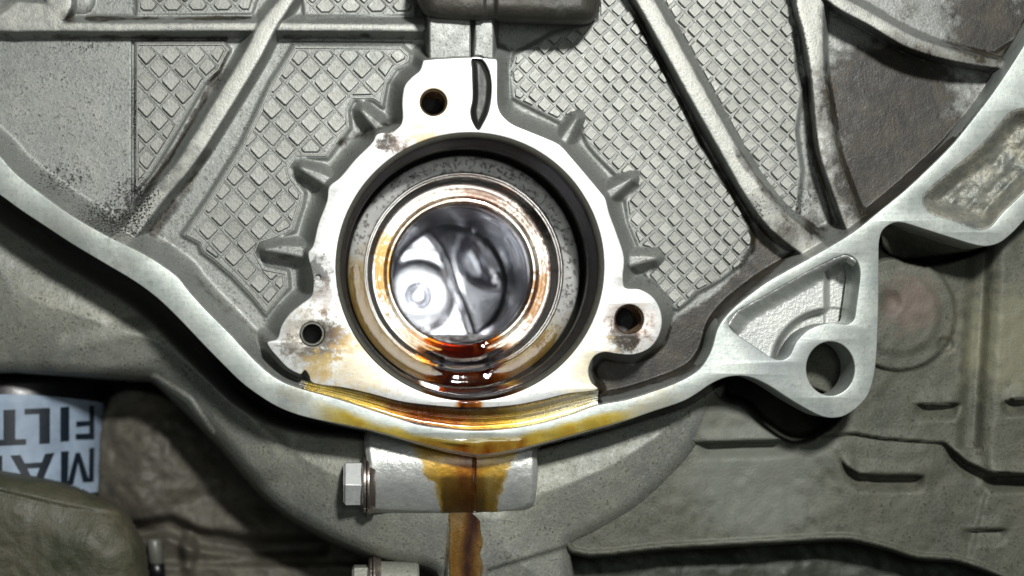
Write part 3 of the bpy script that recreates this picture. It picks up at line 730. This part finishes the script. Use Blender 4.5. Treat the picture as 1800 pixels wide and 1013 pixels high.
lathe('stained_step', BORE, [(166, -217), (165.6, -211), (164.8, -210), (162.6, -210), (161.9, -218), (159.6, -218), (158.9, -210.5), (155.4, -210.5), (154.9, -216), (153.1, -216), (152.6, -210.5), (149.5, -210.5), (148.6, -212), (148, -222), (146, -223)], M['band_steel'], crank, 200, sharp=45)
lathe('rounded_lip', BORE, [(146.5, -224), (146, -218), (145, -216.5), (143, -215.8), (137.5, -215.8), (135, -217.5), (133, -223), (132.3, -234), (132, -260)], M['bright_steel'], crank, 200, sharp=60)
wallp = [(132.2, -258)]
hh = -262
while hh > -590:
    wallp += [(132.0, hh), (129.8, hh - 6), (129.8, hh - 34), (132.0, hh - 40)]; hh -= 52
wallp += [(130, -600)]
lathe('hollow_bore', BORE, wallp, M['mirror_steel'], crank, 180, sharp=60)
# dished end of the hollow with offset rings shaped to imitate a lens reflection, a curved shoulder and a kidney slot
ex, ey = BORE
def end_mesh():
    V, F = [], []; nr, na = 90, 180
    bx, by = flat(735, 521, -590); kx, ky = flat(832, 462, -600)
    curve = [flat(x, y, -595) for x, y in spline([(745, 400), (772, 425), (790, 455), (805, 500), (822, 545), (835, 585)], 4)]
    rr, aa = np.meshgrid(np.linspace(0, 1, nr) * 131.5, np.arange(na) / na * 2 * np.pi, indexing='ij')
    U = ex + rr * np.cos(aa); V_ = ey + rr * np.sin(aa)
    H = np.full(rr.shape, -602.0)
    cvx = np.interp(V_, [c[1] for c in curve], [c[0] for c in curve])
    right = sstep(-3, 3, U - cvx)
    H += right * (-10 - 0.10 * (U - cvx))                # the far side of the curved shoulder falls away
    H += 3.5 * np.exp(-((U - cvx + 9) / 6) ** 2)
    db = np.hypot(U - bx, V_ - by)
    H += 6 * np.clip(1 - (db / 110) ** 2, 0, 1) * (1 - right)
    for rr_, w_, a_ in ((22, 5.0, -8), (84, 12, -2.2)):
        H += a_ * np.exp(-((db - rr_) / w_) ** 2)
    # kidney slot
    ca, sa = math.cos(math.radians(66)), math.sin(math.radians(66))
    lx = (U - kx) * ca + (V_ - ky) * sa; ly = -(U - kx) * sa + (V_ - ky) * ca
    ly = ly + (lx / 60) ** 2 * 18
    dk = np.hypot(lx / 60, ly / 27)
    H += -52 * (1 - sstep(0.52, 1.0, dk)) + 3.5 * np.exp(-((dk - 1.22) / .12) ** 2)
    H -= 5 * sstep(116, 131, rr)
    for i in range(nr):
        for j in range(na): V.append(W(U[i, j], V_[i, j], H[i, j]))
    for i in range(nr - 1):
        for j in range(na): F.append((i * na + j, (i + 1) * na + j, (i + 1) * na + (j + 1) % na, i * na + (j + 1) % na))
    return mesh('hollow_end', V, F)
link('hollow_end', end_mesh(), M['satin_steel'], crank)

# ------------------------------------------------------------------ oil pan below
pan = thing('oil_pan', 'curved grey cast oil pan casting bulging out below the flange', 'oil pan', (880, 1010, -160))
PAN = spline([(-90, 250), (0, 330), (300, 540), (520, 700), (836, 780), (1150, 700), (1262, 660), (1270, 684), (1255, 721), (1237, 758), (1225, 780), (1200, 815), (1150, 867), (1100, 905), (1045, 936), (1004, 958), (1001, 972), (1000, 1060),
              (770, 1060), (770, 1012), (750, 998), (725, 992), (675, 982), (612, 960), (562, 937), (500, 900), (450, 855), (390, 785), (362, 756), (325, 718), (285, 680), (268, 666), (240, 664), (125, 658), (25, 653), (-90, 640)], 3, True)
def pan_fn(u, v):
    sd = sdpoly(u, v, PAN)
    dd = np.clip(-sd, 0, 400)
    H = np.interp(u, [0, 300, 520, 680, 1260], [-150, -150, -128, -90, -86]) - 40 * (1 - np.clip(dd / 150, 0, 1)) ** 1.6 - 16 * (1 - np.clip(dd / 22, 0, 1)) ** 2
    # hollow beside the flange on the left, a shoulder further out
    H += 10 * sstep(120, 20, np.hypot((u - 120) / 1.6, v - 560)) * 1.0
    H += 14 * (1 - sstep(20, 60, dline(u, v, [(120, 640), (290, 600), (380, 690), (460, 800)])))
    # lip at the corner
    H += 8 * (1 - sstep(4, 12, dline(u, v, [(272, 668), (330, 705), (368, 762)])))
    # foot below the bowl
    foot = dline(u, v, [(860, 1004), (900, 988), (950, 975), (1004, 958)])
    H -= 10 * sstep(-4, 4, (v - (958 + (1004 - u) * 0.30))) * (u > 856) * (u < 1006)
    # web under the bolt boss
    d = np.abs(u - (818 - 0.02 * (v - 950))) - 31
    H = np.maximum(H, np.where(v > 880, -96 - 500 * sstep(-2, 26, d), -999))
    gap = np.interp(u, [0, 250, 420, 560, 660, 836, 1100, 1260], [34, 36, 34, 24, 14, 8, 6, 10])
    H -= 190 * (1 - sstep(0.35, 1.15, dline(u, v, OUTER_S) / gap))
    H += (2.0 * vnoise(u, v, 60, 31) + 0.5 * vnoise(u, v, 14, 32)) * np.where((v > 880) & (d < 12), 0.2, 1)
    H = H - 260 * sstep(0, 9, sd)
    return H, sd < 9, {'grime': 0 * u, 'specks': 0 * u}
pan_body = relief('body', (-90, 240, 1290, 1060), 3.0, pan_fn, M['pan'], pan)
BOSS = spline([(652, 740), (942, 740), (943, 770), (941, 868), (936, 888), (918, 899), (890, 903), (836, 906), (760, 905), (690, 902), (664, 901), (654, 898), (652, 860)], 3, True)
def boss_h(u, v):
    sd = sdpoly(u, v, BOSS)
    H = -52 - 44 * ((v - 822) / 84) ** 2 - 8 * sstep(-10, 0, sd) ** 2
    H -= 3.5 * (1 - sstep(0.5, 2.6, np.abs(u - 834 - 0.01 * (v - 840))))
    return H, sd
def boss_fn(u, v):
    H, sd = boss_h(u, v)
    return H + 0.4 * vnoise(u, v, 9, 40) - 70 * sstep(0, 5, sd), sd < 5, {'grime': 0 * u, 'specks': 0 * u}
relief('bolt_boss', (640, 736, 952, 916), 1.5, boss_fn, M['boss'], pan)

def hexbolt(name, u0, v0, h0, r, length, label, group, shank=0, hm='bolt'):
    """bolt whose axis runs left-right; head on the left"""
    t = thing(name, label, 'bolt', (u0, v0, h0), group)
    V, F = [], []
    ring_ = lambda x, rr, rot: [W(x, v0_ + rr * math.sin(rot + k * math.pi / 3), h0 + rr * math.cos(rot + k * math.pi / 3)) for k in range(6)]
    U0, v0_ = flat(u0, v0, h0)
    for x, rr in ((0, r * .86), (4, r), (length, r)):
        V += ring_(U0 + x, rr, math.radians(-2))
    F.append(tuple(range(6)))
    for a in range(2):
        for k in range(6): F.append((a * 6 + k, a * 6 + (k + 1) % 6, a * 6 + 6 + (k + 1) % 6, a * 6 + 6 + k))
    F.append(tuple(12 + k for k in range(6))[::-1])
    me = mesh('head', V, F, False); bm = bmesh.new(); bm.from_mesh(me)
    bmesh.ops.bevel(bm, geom=[e for e in bm.edges], offset=0.9 * S, segments=2, affect='EDGES', profile=0.6)
    bmesh.ops.recalc_face_normals(bm, faces=bm.faces); bm.to_mesh(me); bm.free()
    link('head', me, M[hm], t)
    def disc(nm, prof, mat):
        V, F = [], []; n = 48
        for x, rr in prof:
            for k in range(n): V.append(W(U0 + x, v0_ + rr * math.sin(2 * math.pi * k / n), h0 + rr * math.cos(2 * math.pi * k / n)))
        for a in range(len(prof) - 1):
            for k in range(n): F.append((a * n + k, a * n + (k + 1) % n, (a + 1) * n + (k + 1) % n, (a + 1) * n + k))
        me = mesh(nm, V, F, True); bm = bmesh.new(); bm.from_mesh(me); bmesh.ops.recalc_face_normals(bm, faces=bm.faces); bm.to_mesh(me); bm.free()
        me.set_sharp_from_angle(angle=math.radians(35)); link(nm, me, mat, t)
    w = length
    disc('flange_collar', [(w - 1, r * .9), (w, r * 1.12), (w + 3, r * 1.22), (w + 7, r * 1.22), (w + 8, r * 1.1), (w + 9, r)], M['washer'])
    disc('washer', [(w + 8.5, r * .8), (w + 8.5, r * 1.26), (w + 10, r * 1.30), (w + 13, r * 1.30), (w + 14.5, r * 1.26), (w + 24, r * 1.2)], M['washer'])
    if shank: disc('shank', [(w + 14, r * 1.0), (w + 16, r * 1.08), (w + shank, r * 1.08), (w + shank + 4, r * 1.0), (w + shank + 5, 0.1)], M[hm])
    return t
hexbolt('hex_bolt', 604, 850, -96, 44, 34, 'bright zinc hex bolt head at left end of the oily split boss', 'hex bolts')
hexbolt('hex_bolt', 619, 1030, -150, 42, 30, 'dull grey hex bolt cut by the bottom edge, under the curved pan', 'hex bolts', 90, 'pan')

# ------------------------------------------------------------------ leaked oil
leak = thing('oil_leak', 'dark amber engine oil spilling from the bore over flange and boss', 'oil', (836, 1010, -60))
# pool held in the bottom of the hollow, level top
def pool():
    V, F = [], []; n = 26
    zt = 116.0                       # level of the pool below the axis
    for h in (-236, -590):
        half = math.sqrt(131.0 ** 2 - zt ** 2)
        for i in range(n + 1):
            a = math.acos(zt / 131.0) * (2 * i / n - 1)
            V.append(W(ex + 131 * math.sin(a), ey + 131 * math.cos(a), h))
    m = n + 1
    F.append(tuple(range(m))); F.append(tuple(m + i for i in range(m))[::-1])
    for i in range(n): F.append((i, i + 1, m + i + 1, m + i))
    F.append((n, 0, m, m + n))
    me = mesh('pool', V, F, False); bm = bmesh.new(); bm.from_mesh(me); bmesh.ops.recalc_face_normals(bm, faces=bm.faces); bm.to_mesh(me); bm.free()
    a = me.attributes.new('thick', 'FLOAT', 'POINT'); a.data.foreach_set('value', [0.9] * len(me.vertices))
    return me
link('pool', pool(), M['oil_dark'], leak)
prof = [(129.5, -262), (131, -230), (135, -212.5), (139, -211), (144, -209.5), (150, -206), (158, -203), (164, -199), (169, -190), (174, -184.5), (178, -177), (182, -163), (186, -149.5), (189, -146.5), (196, -144.5), (204, -143), (212, -141.5), (217, -138), (221, -126), (222, -104), (218.5, -90), (218.5, -72), (223, -56), (224.5, -20), (227, -8), (231, -1), (236, 1.5)]
def ow(a, j):
    e = abs(a - math.pi / 2 + 0.04) / (0.36 + 0.10 * math.sin(j * 0.8) + 0.06 * math.sin(j * 2.1))
    return (0, 0) if e < 0.75 else ((0, -9 * min(1.4, e - 0.75)))
lathe('streak', BORE, prof, M['oil_dark'], leak, 60, math.pi / 2 - 0.62, math.pi / 2 + 0.54, 70, wob=ow,
      attr=lambda a, j: max(0.0, min(1.0, 1.75 - abs(a - math.pi / 2 + 0.02) / (0.25 if j > 14 else 0.34))))
# wet film pooling around the lower ring
prof2 = [(188, -149.3), (200, -147.6), (212, -146.8), (216.5, -148)]
def ow2(a, j):
    e = abs(a - math.pi * 0.60) / 1.25
    return (0, 0) if e < 0.85 else (0, -10 * (e - 0.85))
lathe('ring_film', BORE, prof2, M['oil_olive'], leak, 120, math.pi * 0.60 - 1.4, math.pi * 0.60 + 1.4, 70, wob=ow2, attr=lambda a, j: 0.50)
mid = len(LA) // 2
loft('ledge_film', 3, len(LA), 1.6, M['oil_amber'], leak, attr=lambda i, t: (max(0, 1.0 - abs(i - mid) / 18) * 0.85 + 0.12 + 0.32 * math.sin(t * 14) ** 2) * min(1, max(0.15, (74 - i) / 22)))
FILM = spline([(545, 700), (600, 716), (650, 733), (700, 748), (745, 760), (826, 767), (900, 763), (960, 750), (1010, 736), (1060, 722), (1100, 714), (1138, 706), (1150, 740), (1100, 765), (1037, 785), (950, 805), (900, 820), (836, 830), (775, 820), (725, 805), (650, 785), (590, 770), (550, 745), (546, 715)], 4, True)
def film_fn(u, v):
    sd = sdpoly(u, v, FILM) + 5 * vnoise(u, v, 34, 51)
    sf = sdpoly(u, v, FLANGE)
    H = -0.1 + 0.65 * sstep(0, 26, -sd) + (0.08 + 0.35 * np.clip(1 - np.abs(u - 825) / 70, 0, 1)) * (0.9 + vnoise(u * 0.6, v, 15, 52)) + 2.6 * np.exp(-((u - 800) / 40) ** 2 - ((v - 776 - 0.12 * (u - 800)) / 7) ** 2) + 1.4 * np.exp(-((u - 875) / 30) ** 2 - ((v - 776) / 6) ** 2) - 1.2 * np.clip(sf + 2, 0, 99) ** 2
    th = (0.42 + 0.5 * np.clip(1.1 - np.abs(u - 834) / 110, 0, 1)) * sstep(0, 16, -sd) * sstep(546, 610, u) * sstep(1140, 1060, u)
    return H, (sd < 2) & (sf < 5), {'thick': th}
def drip_fn(u, v):
    sd = np.abs(u - 824 - 3 * vnoise(u * 0, v, 9, 55)) - (24 + 0.25 * (v - 700)) + 3 * vnoise(u, v, 9, 56)
    rb = np.hypot(u - BORE[0], v - BORE[1])
    H = 0.2 + 1.4 * sstep(0, 14, -sd) - 1.0 * np.clip(rb * 0 + v - 716, 0, 99) ** 1.3 - 0.25 * np.clip(239.5 - rb, 0, 9) ** 2
    return H, (sd < 1) & (rb > 234.5) & (v < 722), {'thick': 0.8 * sstep(0, 18, -sd)}
relief('face_drip', (780, 690, 870, 724), 1.0, drip_fn, M['oil_dark'], leak)
relief('flange_film', (538, 690, 1146, 806), 1.5, film_fn, M['oil_amber'], leak)
bead = [(x, y) for x, y in OUTER_S if 640 < x < 1060]
tube('edge_bead', [at(x, y - 1.0, -1.6) for x, y in bead], [1.2 + 3.2 * max(0, 1 - abs(x - 836) / 205) for x, y in bead], M['oil_amber'], leak, 10)
STREAK = spline([(716, 770), (722, 794), (737, 812), (742, 842), (760, 858), (766, 895), (772, 912), (880, 912), (880, 897), (886, 872), (896, 836), (912, 806), (924, 780), (920, 765)], 4, True)
def streak_fn(u, v):
    H, sb = boss_h(u, v)
    sd = sdpoly(u, v, STREAK) + 3.0 * vnoise(u, v, 11, 61) + 2 * vnoise(u, v, 5, 62)
    th = np.clip(1.1 - np.abs(u - 815) / 40, 0, 1) * 0.8 + 0.9 * (1 - sstep(1, 7, np.abs(u - 833)))
    th = (0.35 + 0.6 * th) * sstep(-1, 15, -sd)
    return H + 1.0 * sstep(0, 12, -sd) - 0.3 - 70 * sstep(0, 5, sb), (sd < 2) & (sb < 4), {'thick': th}
relief('boss_streak', (690, 760, 940, 912), 1.5, streak_fn, M['oil_stain'], leak)
def web_fn(u, v):
    H, _, _ = pan_fn(u, v)
    d = np.abs(u - (818 - 0.02 * (v - 950))) - 33
    th = 0.35 + 0.65 * np.clip(1 - np.abs(u - 828 + 6 * np.sin(v / 30)) / 18, 0, 1)
    dd = d + 2.5 * vnoise(u, v, 22, 71)
    return -92.0 - 10 * sstep(-7, 1, dd) + 0.8 * vnoise(u * 1.5, v, 40, 72), (dd < 2) & (v > 900), {'thick': th * sstep(0, 9, -dd)}
relief('web_streak', (775, 890, 865, 1060), 1.5, web_fn, M['oil_brown'], leak)

# ------------------------------------------------------------------ gearbox side casting, lower right
gear = thing('gearbox_housing', 'grimy olive brown gearbox housing behind the bracket, lower right', 'gearbox', (1400, 960, -200))
GB = spline([(1150, 640), (1250, 600), (1400, 430), (1560, 330), (1880, 250), (1880, 1080), (1800, 1036), (1760, 1016), (1680, 988), (1610, 982), (1560, 966), (1490, 950), (1440, 951), (1350, 956), (1180, 965), (1005, 973), (990, 940), (1000, 800)], 4, True)
def gear_fn(u, v):
    sd = sdpoly(u, v, GB)
    H = np.full(u.shape, -140.0)
    step = np.interp(u, [1200, 1400, 1500, 1545, 1660, 1700, 1735, 1880], [779, 773, 762, 770, 779, 812, 830, 837])
    above = sstep(2.5, -2.5, v - step)
    H += 16 * above
    # round pad behind the bracket
    rp = np.hypot(u - 1580, v - 552)
    H += 12 * (1 - sstep(96, 102, rp)) + 5 * (1 - sstep(62, 80, rp)) - 9 * (1 - sstep(4, 26, np.hypot(u - 1566, v - 532)))
    H -= 8 * (1 - sstep(6, 16, np.hypot((u - 1662) / 1.2, v - 606)))
    # slanting ridge on the far right
    cr = 1748 - (v - 506) * 0.06
    H += 20 * sstep(-24, 18, u - cr) * (v < step)
    H -= 14 * (1 - sstep(6, 26, np.abs(u - cr + 28))) * (v < 790)
    # slits and ledges
    for pts, w, dp in (([(1608, 710), (1640, 711), (1692, 709)], 1.6, 26), ([(1762, 708), (1780, 702), (1830, 700)], 3, 34), ([(1476, 806), (1490, 822), (1510, 834), (1540, 836), (1626, 836)], 2.6, 30),
                       ([(1730, 837), (1880, 837)], 3.6, 36), ([(1660, 782), (1682, 800), (1700, 815), (1728, 826)], 1.6, 20), ([(1692, 932), (1775, 931)], 1.2, 14), ([(1228, 779), (1330, 777), (1400, 774)], 1.6, 18)):
        uu = [q[0] for q in pts]; f = v - np.interp(u, uu, [q[1] for q in pts])
        ends = sstep(uu[0] - 4, uu[0] + 22, u) * sstep(uu[-1] + 4, uu[-1] - 22, u)
        H -= dp * 1.1 * ends * sstep(-1.5, 1.5, f) * (1 - sstep(2, 34, f))
        H += dp * 0.25 * ends * sstep(-30, -2, f) * sstep(1.5, -1.5, f)
    H += 8 * (1 - sstep(0, 40, dline(u, v, [(1490, 800), (1620, 812)]) - 14))
    H += 7 * sstep(1730, 1745, u + (v - 850) * 0.25) * (v > step)
    # lighter turned-up edge
    H += 7 * (1 - sstep(2, 6, np.abs(sd + 6))) * (v > 930)
    void = spline([(1262, 650), (1318, 645), (1390, 680), (1470, 720), (1436, 756), (1395, 768), (1350, 742), (1310, 704), (1276, 692)], 4, True)
    H -= 330 * (1 - sstep(-4, 14, sdpoly(u, v, void)))
    H -= 330 * (1 - sstep(-3, 6, sdpoly(u, v, [(1560, 420), (1700, 425), (1728, 436), (1700, 448), (1660, 460), (1625, 464), (1592, 457), (1560, 440)])))
    H += 3.0 * vnoise(u, v, 70, 81) + 1.2 * vnoise(u, v, 17, 82)
    H -= 260 * sstep(0, 8, sd)
    return H, sd < 8, {}
relief('housing_wall', (980, 250, 1880, 1080), 3.0, gear_fn, M['gearbox'], gear)

beam = thing('dark_beam', 'dark green grimy beam along the lower right edge below the gearbox', 'beam', (1250, 1080, -330)); beam['kind'] = 'thing'
BEAM = [(960, 930), (1560, 930), (1900, 1040), (1900, 1140), (960, 1140)]
relief('beam_face', (950, 920, 1910, 1150), 5.0, lambda u, v: (-260 + 30 * sstep(930, 1010, v) + 6 * vnoise(u, v, 50, 91) + 3 * vnoise(u, v, 14, 92) - 200 * sstep(0, 10, sdpoly(u, v, BEAM)), sdpoly(u, v, BEAM) < 10, {}), M['crossbeam'], beam)

# ------------------------------------------------------------------ lower left: mount, cover, filter
mount = thing('engine_mount', 'blurred grimy brown mount casting between filter and oil pan', 'mount', (420, 1060, -420))
MT = spline([(196, 700), (260, 690), (420, 760), (560, 900), (700, 980), (760, 1010), (760, 1120), (150, 1120), (170, 900)], 5, True)
def mount_fn(u, v):
    sd = sdpoly(u, v, MT)
    H = -400 + 50 * (1 - sstep(20, 120, np.hypot((u - 270) / 1.0, (v - 850) / 1.3))) + 40 * (1 - sstep(10, 70, np.hypot((u - 380) / 1.7, v - 935))) - 40 * (1 - sstep(4, 24, dline(u, v, [(230, 935), (300, 925), (340, 945), (450, 962), (560, 960)])))
    H += 34 * (1 - sstep(0, 24, np.hypot((u - 332) / 0.7, (v - 968) / 1.6) - 6))
    H += 30 * sstep(985, 1000, v) + 9 * vnoise(u, v, 44, 101) + 4 * vnoise(u, v, 15, 102)
    return H - 200 * sstep(0, 14, sd), sd < 14, {}
relief('mount_body', (140, 680, 780, 1120), 4.0, mount_fn, M['mount'], mount)
pin = thing('pale_pin', 'short pale pin standing beside the green cover', 'pin', (272, 995, -330))
pu, pv = flat(271, 950, -340)
def vpin(prof, mat, nm):
    V, F = [], []; n = 24
    for vv, r in prof:
        for k in range(n): V.append(W(pu + 0.10 * (vv) + r * math.cos(2 * math.pi * k / n), pv + vv, -340 + r * math.sin(2 * math.pi * k / n)))
    for a in range(len(prof) - 1):
        for k in range(n): F.append((a * n + k, a * n + (k + 1) % n, (a + 1) * n + (k + 1) % n, (a + 1) * n + k))
    me = mesh(nm, V, F); bm = bmesh.new(); bm.from_mesh(me); bmesh.ops.recalc_face_normals(bm, faces=bm.faces); bm.to_mesh(me); bm.free()
    link(nm, me, mat, pin)
vpin([(-4, 0.5), (-3, 13), (0, 15), (44, 15), (46, 13)], M['ceramic'], 'pin_body')
vpin([(45, 12), (47, 16), (78, 16), (80, 0.5)], M['can'], 'pin_collar')

cover = thing('rounded_cover', 'dark olive green rounded cover in the bottom corner, in front of the filter', 'cover', (100, 1060, -120))
CV_ = spline([(-100, 812), (0, 831), (100, 851), (175, 879), (212, 897), (234, 930), (249, 960), (255, 1000), (256, 1120), (-100, 1120)], 5, True)
def cover_fn(u, v):
    sd = sdpoly(u, v, CV_); dd = np.clip(-sd, 0, 90)
    H = -190 + 80 * np.sqrt(1 - (1 - np.clip(dd / 90, 0, 1)) ** 2) + 4 * vnoise(u, v, 50, 111) + 1.5 * vnoise(u, v, 16, 112)
    H -= 7 * sstep(-4, 4, v - np.interp(u, [-100, 0, 120, 215], [838, 862, 890, 903]))
    return H - 160 * sstep(0, 8, sd), sd < 8, {}
relief('cover_shell', (-100, 800, 270, 1120), 3.0, cover_fn, M['grime_green'], cover)

filt = thing('oil_filter', 'black oil filter can with pale blue label printed upside down', 'filter', (60, 880, -300))
FR = 200.0; FH = -470.0
FU = flat(194, 760, FH)[0] - FR
def cyl(u, v, off=0.0):
    R = FR + off
    dx, dh = u - CU, -D          # point = (CU + dx t, h = D + dh t)
    a = dx * dx + dh * dh; ox = CU - FU; oh = D - FH
    b = 2 * (ox * dx + oh * dh); c = ox * ox + oh * oh - R * R
    t = (-b - math.sqrt(max(0, b * b - 4 * a * c))) / (2 * a)
    return W(CU + dx * t, CV + (v - CV) * t, D + dh * t)
def can_mesh():
    V, F = [], []; n = 96; zt = flat(0, 676, FH + FR)[1]; zb = flat(0, 935, FH + FR)[1]
    pr = [(zt - 14, FR - 40), (zt - 13, FR - 14), (zt - 8, FR - 4), (zt, FR), (zb - 12, FR), (zb - 4, FR - 4), (zb, FR - 14)]
    for z, r in pr:
        for k in range(n): V.append(W(FU + r * math.cos(2 * math.pi * k / n), z, FH + r * math.sin(2 * math.pi * k / n)))
    for a in range(len(pr) - 1):
        for k in range(n): F.append((a * n + k, a * n + (k + 1) % n, (a + 1) * n + (k + 1) % n, (a + 1) * n + k))
    F.append(tuple(range(n))); F.append(tuple((len(pr) - 1) * n + k for k in range(n)))
    me = mesh('can', V, F); bm = bmesh.new(); bm.from_mesh(me); bmesh.ops.recalc_face_normals(bm, faces=bm.faces); bm.to_mesh(me); bm.free()
    me.set_sharp_from_angle(angle=math.radians(40)); return me
link('can', can_mesh(), M['can'], filt)
def label_mesh():
    V, F = [], []; us = np.linspace(-60, 181.5, 60); vs = np.linspace(0, 1, 24)
    for t in vs:
        for u in us:
            top = np.interp(u, [-60, 0, 50, 100, 150, 175, 181.5], [695, 693.5, 694, 697.5, 703.5, 707, 709]); bot = np.interp(u, [-60, 150, 181.5], [890, 870, 862])
            V.append(cyl(u, top + (bot - top) * t, 0.6))
    m = len(us)
    for i in range(len(vs) - 1):
        for j in range(m - 1): F.append((i * m + j, i * m + j + 1, (i + 1) * m + j + 1, (i + 1) * m + j))
    return mesh('paper_label', V, F)
plabel = link('paper_label', label_mesh(), M['label'], filt)
LET = [  # quads in photo pixels, printed upside down
    [[(157, 713), (166, 714), (166, 773), (157, 773)], [(134, 741), (157, 740), (157, 749), (134, 751)], [(133, 763), (157, 762), (157, 773), (133, 773)]],
    [[(106, 716), (122, 715), (122, 776), (106, 777)]],
    [[(69, 718), (88, 717), (88, 780), (69, 781)], [(43, 719), (69, 718), (69, 728), (43, 729)]],
    [[(6, 721), (27, 720), (27, 773), (6, 774)], [(-20, 774), (46, 772), (46, 782), (-20, 785)]],
    [[(157, 788), (166, 787), (165, 847), (156, 848)], [(107, 794), (121, 793), (119, 853), (107, 855)], [(133, 796), (141, 796), (158, 848), (146, 848)], [(133, 796), (141, 796), (129, 852), (118, 853)]],
    [[(18, 801), (36, 800), (60, 848), (45, 848)], [(79, 798), (96, 796), (74, 848), (60, 848)], [(40, 815), (86, 812), (81, 822), (45, 824)]],
    [[(-14, 802), (4, 801), (4, 848), (-14, 848)]]]
for li, quads in enumerate(LET):
    V, F = [], []
    for qi, q in enumerate(quads):
        n = 9; b = len(V)
        for i in range(n):
            for j in range(n):
                s_, t_ = i / (n - 1), j / (n - 1)
                u = (q[0][0] * (1 - s_) + q[1][0] * s_) * (1 - t_) + (q[3][0] * (1 - s_) + q[2][0] * s_) * t_
                v = (q[0][1] * (1 - s_) + q[1][1] * s_) * (1 - t_) + (q[3][1] * (1 - s_) + q[2][1] * s_) * t_
                V.append(cyl(u, v, 1.1 + 0.25 * qi))
        for i in range(n - 1):
            for j in range(n - 1): F.append((b + i * n + j, b + (i + 1) * n + j, b + (i + 1) * n + j + 1, b + i * n + j + 1))
    link('letter', mesh('letter', V, F), M['ink'], plabel)

# ------------------------------------------------------------------ dark bar over the top edge
bar = thing('grimy_bar', 'dark grimy metal bar crossing the top edge above the bore', 'bar', (890, 40, 20))
BARP = spline([(745, -80), (1048, -80), (1050, -20), (1048, 22), (1036, 36), (1000, 40), (900, 36), (790, 34), (752, 26), (738, 5), (728, -30)], 4, True)
def bar_fn(u, v):
    sd = sdpoly(u, v, BARP); dd = np.clip(-sd, 0, 34)
    H = -8 + 42 * np.sqrt(1 - (1 - dd / 34) ** 2) + 3 * vnoise(u, v, 30, 121) - 8 * (1 - sstep(6, 14, np.abs(u - 862)))
    return H - 70 * sstep(0, 6, sd), sd < 6, {}
relief('bar_body', (720, -80, 1060, 48), 2.0, bar_fn, M['bar'], bar)

# ------------------------------------------------------------------ flat backdrop painted black for the dark depth of the engine compartment
V = [W(-1500, -1200, -800), W(3300, -1200, -800), W(3300, 2300, -800), W(-1500, 2300, -800)]
o = link('engine_bay', mesh('engine_bay', V, [(0, 3, 2, 1)], False), M['bay']); o['kind'] = 'structure'
print('pads', pads_count, 'fragment faces', len(frag_F))
